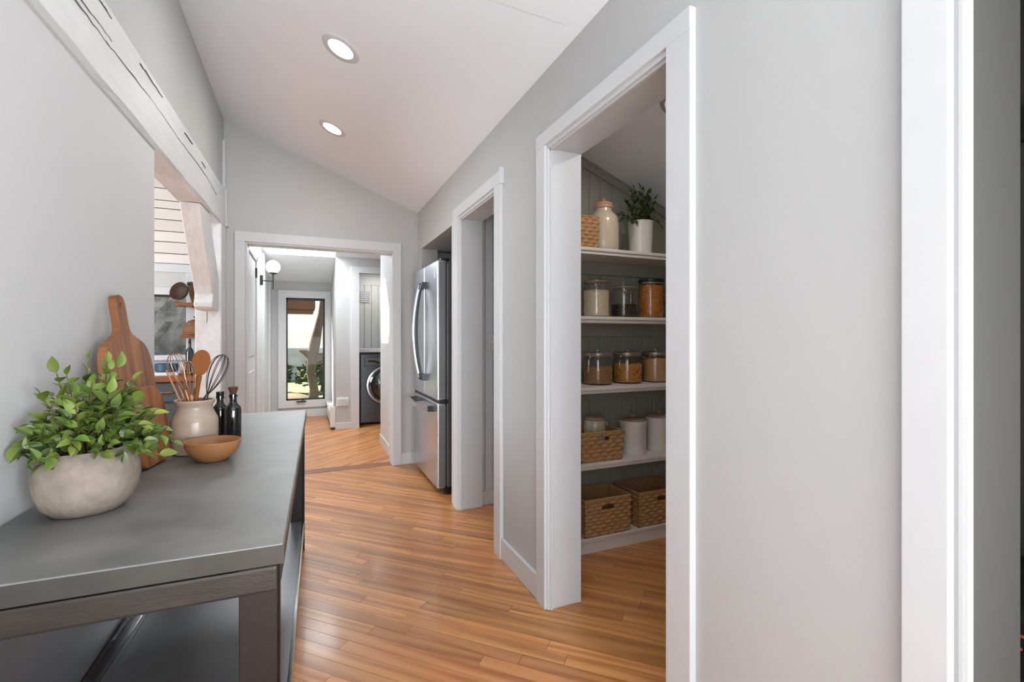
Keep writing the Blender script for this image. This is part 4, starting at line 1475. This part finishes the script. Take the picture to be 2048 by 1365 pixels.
# tall window wall
m = MB().box(-.6, -.275, 7.8, 7.92, 0, 2.7).box(.27, .5, 7.8, 7.92, 0, 2.7).box(-.275, .27, 7.8, 7.92, 1.80, 2.7).box(-.275, .27, 7.8, 7.92, 0, .25)
struct(m.build('wall_window', 'wall'), 'grey mudroom wall with the tall black framed window', 'wall')
struct(MB().box(-.49, .36, 7.786, 7.802, 0, .11).build('baseboard_window', 'trim', bevel=.003), 'white baseboard under the tall window', 'baseboard')
wi = sroot('window_1', 'tall narrow window with black sash looking onto the garden', 'window')
for nm, dims in (('casing_board', (-.378, -.27, 7.776, 7.803, .145, 1.90)), ('casing_board', (.265, .352, 7.776, 7.803, .145, 1.90)), ('casing_board', (-.378, .352, 7.775, 7.803, 1.79, 1.90)), ('casing_board', (-.378, .352, 7.775, 7.803, .145, .255))):
    box(nm, 'trim', dims, wi, bevel=.003)
for dims in ((-.272, -.250, 7.80, 7.83, .255, 1.792), (.245, .267, 7.80, 7.83, .255, 1.792), (-.272, .267, 7.80, 7.83, 1.755, 1.792), (-.272, .267, 7.80, 7.83, .255, .278)):
    box('sash', 'window_black', dims, wi)
box('pane', 'pane_glass', (-.251, .247, 7.814, 7.818, .277, 1.756), wi)
box('sash_bar', 'window_black', (.236, .248, 7.802, 7.82, .278, 1.755), wi)
for z in (1.50, .80):
    box('latch', 'window_black', (.255, .278, 7.782, 7.802, z - .035, z + .035), wi, bevel=.003)
box('latch', 'window_black', (-.285, -.262, 7.785, 7.802, .665, .70), wi)
cr = box('crank', 'window_black', (-.13, .0, 7.745, 7.776, .228, .246), wi, bevel=.004)
MB().tube([(-.06, 7.76, .24), (-.05, 7.75, .262), (-.02, 7.745, .262)], .007, 8).build('crank_knob', 'window_black', cr, smooth=True)

# mudroom ceiling with the skylight opening
def cslab(m, x0, x1, y0, y1, th=.10):
    m.hexa([(x0, y0, zm(y0)), (x1, y0, zm(y0)), (x1, y1, zm(y1)), (x0, y1, zm(y1)), (x0, y0, zm(y0) + th), (x1, y0, zm(y0) + th), (x1, y1, zm(y1) + th), (x0, y1, zm(y1) + th)])


m = MB()
cslab(m, -.62, 2.35, 6.6, 7.95)
cslab(m, -.62, 2.35, 4.6, 5.74)
cslab(m, -.62, -.40, 5.74, 6.6)
cslab(m, .345, 2.35, 5.74, 6.6)
struct(m.build('ceiling_mudroom', 'ceiling'), 'sloped white mudroom ceiling with a skylight', 'ceiling')
sk = sroot('window_2', 'bright skylight in the sloped mudroom ceiling', 'window')
m = MB()
y0, y1 = 5.74, 6.6
m.hexa([(-.40, y0, zm(y0) + .15), (.345, y0, zm(y0) + .15), (.345, y1, zm(y1) + .15), (-.40, y1, zm(y1) + .15), (-.40, y0, zm(y0) + .156), (.345, y0, zm(y0) + .156), (.345, y1, zm(y1) + .156), (-.40, y1, zm(y1) + .156)])
m.build('pane', 'pane_glass', sk)
m = MB()
for (a0, a1, b0, b1) in ((-.43, -.404, 5.71, 6.63), (.349, .375, 5.71, 6.63), (-.404, .349, 5.71, 5.736), (-.404, .349, 6.604, 6.63)):
    m.hexa([(a0, b0, zm(b0) + .02), (a1, b0, zm(b0) + .02), (a1, b1, zm(b1) + .02), (a0, b1, zm(b1) + .02), (a0, b0, zm(b0) + .17), (a1, b0, zm(b0) + .17), (a1, b1, zm(b1) + .17), (a0, b1, zm(b1) + .17)])
m.build('skylight_frame', 'trim', sk)

# mudroom door on the left wall
dr_ = sroot('door_1', 'white panelled door standing in the mudroom left wall', 'door')
lf = box('door_leaf', 'trim', (-.492, -.476, 4.76, 5.50, .01, 1.97), dr_, bevel=.003)
for z0, z1 in ((.18, .88), (1.02, 1.80)):
    box('panel', 'trim_edge', (-.480, -.470, 4.86, 5.40, z0, z1), lf, bevel=.006)
box('casing_board', 'trim', (-.50, -.462, 5.50, 5.60, 0, 2.03), dr_, bevel=.003)
box('casing_board', 'trim', (-.50, -.462, 4.67, 4.76, 0, 2.03), dr_, bevel=.003)
box('head_board', 'trim', (-.50, -.462, 4.67, 5.60, 1.98, 2.07), dr_, bevel=.003)
for z in (1.86, .25):
    box('hinge', 'iron', (-.478, -.458, 5.49, 5.505, z - .05, z + .05), dr_)
struct(MB().box(-.5, -.47, 6.55, 6.66, 0, 2.25).box(-.5, -.47, 7.62, 7.79, 0, 2.05).build('trim_9', 'trim', bevel=.003), 'white vertical trim boards on the mudroom left wall', 'trim')

S = thing('globe_sconce', 'white glass globe wall sconce on a black bracket in the mudroom', 'wall lamp', (-.49, 6.22, 1.86))
MB().tube([(.010, 0, -.052), (.012, 0, 0), (.010, 0, .062)], [.020, .020, .020], 14).build('back_plate', 'iron', S, smooth=True)
MB().tube([(.005, 0, 0), (.135, 0, 0)], .007, 10).build('arm', 'iron', S, smooth=True)
MB().tube([(.135, 0, -.100), (.135, 0, .085)], .0085, 10).build('stem', 'iron', S, smooth=True)
MB().lathe([(.0001, .078), (.02, .08), (.045, .092), (.046, .098), (.0001, .10)], 28, c=(.135, 0, 0)).build('cup', 'iron', S, smooth=True)
prof = [(max(.0001, .078 * math.sin(PI * k / 20)), .165 - .078 * math.cos(PI * k / 20)) for k in range(21)]
MB().lathe(prof, 36, c=(.135, 0, 0)).build('globe', 'globe_glow', S, smooth=True)
for k, (y, z, lb) in enumerate(((4.80, 1.28, 'white switch plate on the sunlit mudroom wall'), (4.86, .33, 'white outlet low on the sunlit mudroom wall'))):
    t = thing('wall_plate', lb, 'switch' if k == 0 else 'outlet', (.78, y, z))
    box('cover_plate', 'plastic_white', (-.008, 0, -.036, .036, -.058, .058), t, bevel=.003)
    box('toggle' if k == 0 else 'socket', 'grey_plate', (-.013, -.007, -.008, .008, -.018, .018), t, bevel=.001)

# ------------------------------------------------------------------ garden outside the tall window
struct(MB().box(-9, 9, 7.95, 26, -.3, -.2).build('ground', 'grass'), 'green lawn outside the tall window', 'lawn')
rn = random.Random(31)
m = MB()
for k in range(2600):
    x, y = rn.uniform(-1.2, 1.4), rn.uniform(8.3, 10.2)
    h = rn.uniform(.04, .11)
    a = rn.uniform(0, PI)
    dx, dy = math.cos(a) * .006, math.sin(a) * .006
    lx, ly = rn.uniform(-.04, .04), rn.uniform(-.04, .04)
    m.poly([(x - dx, y - dy, -.2), (x + dx, y + dy, -.2), (x + lx, y + ly, -.2 + h)])
tag(m.build('grass', 'grass'), 'blades of lawn grass below the tall window', 'grass', kind='stuff')
tag(MB().lathe([(.0001, .16), (.3, .14), (.5, .07), (.68, -.02)], 28, wob=lambda a, i, r, z: (r * (1 + .12 * math.sin(3 * a) + .06 * math.sin(7 * a)), z)).build('soil_mound', 'earth', smooth=True, loc=(-.45, 11.5, -.2)), 'low bare earth mound on the lawn before the hedge', 'mound')
lm = leaf_mesh('leaf', .11, .07, 'hedge', .2)
for hi, (hx, hy, hr, hh, lb) in enumerate(((-.95, 13.1, .62, .85, 'rounded hazy shrub outside at the window edge by the sconce'), (.38, 13.1, .58, .72, 'rounded hazy shrub outside behind the twisted tree trunk'), (1.68, 13.1, .6, .75, 'rounded hazy shrub outside at the window edge by the heater'))):
    t = thing('shrub', lb, 'shrub', (hx, hy, -.2), group='shrubs outside the tall window')
    MB().tube([(0, 0, 0), (.03, 0, hh * .4), (-.02, 0, hh * .7)], [.05, .035, .02], 8).build('trunk', 'bark', t, smooth=True)
    m = MB()
    for k in range(900):
        a, el = rn.uniform(0, 2 * PI), rn.uniform(-.3, PI / 2)
        rr = rn.uniform(.75, 1.03)
        c = Vector((math.cos(a) * math.cos(el) * hr * rr, math.sin(a) * math.cos(el) * hr * rr, hh * .45 + math.sin(el) * hh * .6 * rr))
        d = Vector((rn.uniform(-1, 1), rn.uniform(-1, 1), rn.uniform(-.3, 1))).normalized()
        s_ = d.orthogonal().normalized()
        L = rn.uniform(.12, .2)
        m.poly([c, c + d * L * .5 + s_ * L * .3, c + d * L, c + d * L * .5 - s_ * L * .3])
    m.build('foliage', 'hedge', t)['kind'] = 'stuff'
t = thing('twisted_tree', 'hazy brown twisted tree trunk standing outside the tall window', 'tree', (.13, 10.6, -.22))
MB().tube([(0, 0, 0), (.02, 0, .35), (-.04, 0, .7), (.0, 0, 1.05), (.04, .02, 1.3), (.10, .03, 1.6), (.16, .04, 1.9), (.2, .05, 2.3)], [.12, .085, .085, .10, .105, .08, .065, .05], 14).build('trunk', 'bark', t, smooth=True)
MB().tube([(-.02, 0, 1.0), (-.15, 0, 1.12), (-.26, .02, 1.15)], [.09, .06, .02], 10).build('branch', 'bark', t, smooth=True)
MB().tube([(.05, 0, 1.0), (.25, .02, 1.05), (.5, .04, 1.06), (.8, .05, 1.1)], [.09, .05, .05, .04], 10).build('branch', 'bark', t, smooth=True)
e = thing('eave', 'brown wooden roof overhang seen through the top of the tall window', 'roof overhang', (-.2, 9.2, 1.62))
box('post', 'eave', (-1.15, -1.03, -.06, .06, -1.82, .05), e)
box('rafter', 'eave', (-1.2, .35, -.3, .3, .05, .24), e, bevel=.04)
for k in range(4):
    box('plank', 'eave', (-1.2, .32, -.29 + k * .15, -.15 + k * .15, .0, .05), e, bevel=.01)
t = thing('garden_fence', 'pale horizontal board fence beyond the lawn and shrubs', 'fence', (0, 17.0, -.25))
for k in range(5):
    MB().hexa([(-5, -.02, k * .22), (4, -.02, k * .22), (4, .1, k * .22), (-5, .1, k * .22), (-5, .02, k * .22 + .218), (4, .02, k * .22 + .218), (4, .1, k * .22 + .218), (-5, .1, k * .22 + .218)]).build('board', 'shed_wall', t)
t = thing('lattice_screen', 'pale grey lattice screen outside at the window edge', 'screen', (.62, 10.2, 1.18))
box('post', 'lattice', (.22, .27, .03, .07, -1.38, .8), t)
box('frame', 'lattice', (-.2, .3, 0, .03, -.02, .03), t)
box('frame', 'lattice', (-.2, .3, 0, .03, .75, .8), t)
box('frame', 'lattice', (-.2, -.17, 0, .03, -.02, .8), t)
for k in range(9):
    box('slat', 'lattice', (-.15 + k * .05, -.125 + k * .05, .005, .02, 0, .78), t)
for k in range(10):
    box('slat', 'lattice', (-.2, .3, .015, .028, .04 + k * .075, .06 + k * .075), t)

# ------------------------------------------------------------------ kitchen glimpsed under the beam
KY = 5.4
m = MB().box(-3.1, -1.45, KY, KY + .12, 0, 2.75).box(-1.045, -.6, KY, KY + .12, 0, 2.75).box(-1.45, -1.045, KY, KY + .12, 1.60, 2.75).box(-1.45, -1.045, KY, KY + .12, 0, 1.03)
wk = struct(m.build('wall_kitchen', 'trim'), 'white kitchen wall of painted boards around the window', 'wall')
zs = [1.895, 1.99, 2.099, 2.198, 2.307, 2.411, 2.487, 2.60, 2.70]
for a, b in zip(zs[:-1], zs[1:]):
    box('board', 'board_white', (-2.2, -.70, KY - .018, KY + .002, a + .004, b - .004), wk, bevel=.002)
MB().box(-2.2, -.70, KY - .004, KY + .001, 1.895, 2.70).build('board_backing', 'crack', wk)
box('head_trim', 'trim', (-2.2, -.70, KY - .022, KY + .002, 1.815, 1.893), wk, bevel=.003)
box('side_trim', 'trim', (-1.05, -.70, KY - .02, KY + .002, 1.03, 1.815), wk, bevel=.003)
box('grey_panel', 'bead', (-2.2, -1.05, KY - .01, KY + .002, 1.675, 1.815), wk)
struct(MB().box(-3.1, -3.0, -.3, 2.55, 0, 2.75).box(-3.1, -3.0, 4.25, 5.5, 0, 2.75).box(-3.1, -3.0, 2.55, 4.25, 0, .8).box(-3.1, -3.0, 2.55, 4.25, 2.4, 2.75).box(-3.1, -.74, -.4, -.3, 0, 2.75).build('wall_kitchen_outer', 'trim'), 'white outer walls of the kitchen with an added side opening for fill light', 'wall')
struct(MB().box(-3.1, -.74, -.4, 5.55, 2.72, 2.80).build('ceiling_kitchen', 'ceiling'), 'white kitchen ceiling above the board wall', 'ceiling')
struct(MB().box(-.776, -.60, 4.45, 5.42, 0, 2.8).build('wall_kitchen_right', 'trim'), 'white kitchen side wall behind the timber post', 'wall')
wi = sroot('window_3', 'kitchen window with white frame and blurred grey view', 'window')
box('casing_head', 'trim', (-1.47, -1.02, KY - .028, KY + .005, 1.60, 1.672), wi, bevel=.003)
box('sash', 'window_black', (-1.45, -1.04, KY + .03, KY + .05, 1.583, 1.602), wi)
box('sash', 'window_black', (-1.062, -1.045, KY + .03, KY + .05, 1.03, 1.6), wi)
box('pane', 'pane_glass', (-1.45, -1.045, KY + .038, KY + .042, 1.03, 1.59), wi)
box('window_sill', 'trim', (-1.5, -1.0, KY - .06, KY + .05, .985, 1.032), wi, bevel=.004)
hl = MB()
nx, nz = 40, 30
rn = random.Random(77)
for i in range(nx + 1):
    for j in range(nz + 1):
        x, z = -3.6 + 2.85 * i / nx, -.3 + 3.6 * j / nz
        hl.v.append((x, 6.3 + .5 * j / nz + rn.uniform(-.05, .05), z))
for i in range(nx):
    for j in range(nz):
        a = i * (nz + 1) + j
        hl.f.append((a, a + nz + 1, a + nz + 2, a + 1))
struct(hl.build('branch_backdrop', 'backdrop_grey'), 'added steep grey bank outside the kitchen window', 'backdrop')  # made-up surface in place of blurred branches

kc = thing('kitchen_cabinet', 'dark blue grey base cabinet in the kitchen behind the crock', 'cabinet', (-1.5, 4.78, 0))
box('body', 'teal_cab', (-1.4, .70, .02, .60, .09, .828), kc)
for k in range(4):
    d = box('door', 'teal_cab', (-1.38 + k * .52, -.88 + k * .52, 0, .022, .12, .64), kc, bevel=.004)
    box('handle', 'copper_wire', (-.98 + k * .52, -.97 + k * .52, -.02, 0, .5, .6), d)
    dw = box('drawer', 'teal_cab', (-1.38 + k * .52, -.88 + k * .52, 0, .022, .66, .815), kc, bevel=.004)
    box('handle', 'copper_wire', (-1.18 + k * .52, -1.08 + k * .52, -.02, 0, .735, .745), dw)
box('plinth', 'black', (-1.4, .70, .07, .58, 0, .09), kc)
ct = tag(box('kitchen_worktop', 'walnut', (-2.95, -.78, 4.75, KY - .003, .828, .866), bevel=.004), 'reddish wooden kitchen worktop on the dark cabinet', 'worktop')
for nm, lb, x, z, prt in (('wall_shelf', 'upper walnut kitchen shelf carrying the tilted clay bowls', -.92, 1.520, 1), ('wall_shelf', 'lower walnut kitchen shelf carrying the woven dome', -.90, 1.225, 2)):
    s = thing(nm, lb, 'shelf', (x, KY - .02, z), group='walnut kitchen shelves')
    box('shelf_board', 'walnut', (-.17 if prt == 1 else -.16, .118, -.2, 0, -.032, 0), s, bevel=.003)
    for xx in (-.05, .11):
        box('bracket', 'iron', (xx, xx + .014, -.16, 0, -.045, -.032), s)


def clay_bowl(label, loc, rot, r, m):
    o = MB().lathe([(.0001, 0), (r * .45, 0), (r * .6, r * .06), (r * .9, r * .38), (r, r * .72), (r * .97, r * .74), (r * .9, r * .66), (r * .78, r * .36), (r * .45, r * .12), (.0001, r * .1)], 36).build('clay_bowl', m, smooth=True, loc=loc)
    o.rotation_euler = rot
    return tag(o, label, 'bowl', 'clay bowls on the kitchen shelf')


dbw = clay_bowl('dark clay bowl tipped on its side on the kitchen shelf', (-1.04, 5.235, 1.608), (math.radians(74), math.radians(-6), math.radians(-28)), .086, 'clay_dark')
t = thing('clay_pot', 'pale brown clay pot behind the tipped bowl on the kitchen shelf', 'pot', (-.925, 5.31, 1.521))
MB().lathe([(.0001, 0), (.05, 0), (.066, .01), (.085, .09), (.098, .19), (.096, .196), (.09, .19), (.078, .09), (.055, .015), (.0001, .012)], 36).build('pot_body', 'brown_clay', t, smooth=True)
MB().lathe([(.097, .165), (.102, .17), (.102, .19), (.097, .196)], 36).build('rim_band', 'clay_dark', t, smooth=True)
t = thing('woven_dome', 'brown woven dome cover with a bow on the lower kitchen shelf', 'food cover', (-.945, 5.27, 1.226))
MB().lathe([(.110, 0), (.112, .004), (.106, .05), (.092, .095), (.062, .128), (.022, .142), (.0001, .144)], 36).build('dome', 'basket_brown', t, smooth=True)
MB().tube([(0, 0, .142), (-.018, 0, .160), (-.024, 0, .170), (-.006, 0, .154), (0, 0, .144), (.008, 0, .154), (.024, 0, .172), (.018, 0, .158), (0, 0, .142)], .004, 8).build('bow', 'clay_dark', t, smooth=True)
MB().lathe([(.110, .012), (.1135, .014), (.110, .018)], 36).build('band', 'walnut', t, smooth=True)
t = thing('oil_bottle', 'slim black bottle on the kitchen worktop behind the spoon', 'bottle', (-.985, 5.2, .866))
MB().lathe([(.0001, 0), (.032, 0), (.034, .006), (.034, .19), (.028, .215), (.012, .24), (.011, .28), (.0001, .281)], 28).build('bottle_body', 'dark_bottle', t, smooth=True)
MB().lathe([(.011, .275), (.013, .285), (.009, .32), (.0001, .322)], 16).build('pourer', 'black', t, smooth=True)
t = thing('blue_pot', 'small dark blue pot on the kitchen worktop under the window', 'pot', (-1.145, 5.12, .893))
MB().lathe([(.0001, 0), (.075, 0), (.088, .01), (.09, .07), (.088, .072), (.083, .066), (.08, .012), (.0001, .01)], 36).build('pot_body', 'blue_pot', t, smooth=True)
MB().tube([(-.088, 0, .06), (-.11, 0, .06), (-.115, 0, .045), (-.09, 0, .04)], .006, 8).build('handle', 'black', t, smooth=True)
tag(box('white_tray', 'plastic_white', (-1.30, -1.02, 4.95, 5.3, .866, .892), bevel=.006), 'white tray under the small blue pot on the worktop', 'tray')
tag(MB().lathe([(.0001, 0), (.04, 0), (.05, .006), (.083, .02), (.084, .024), (.05, .012), (.0001, .008)], 32).build('saucer', 'brown_clay', smooth=True, loc=(-.925, 4.98, .866)), 'brown saucer on the worktop in front of the black bottle', 'saucer')
t = thing('tumbler', 'clear drinking glass on the worktop near the brown saucer', 'glass', (-.96, 5.08, .866))
MB().lathe([(.0001, 0), (.028, 0), (.033, .1), (.031, .1), (.026, .006), (.0001, .006)], 28).build('glass_wall', 'jar_glass', t, smooth=True)
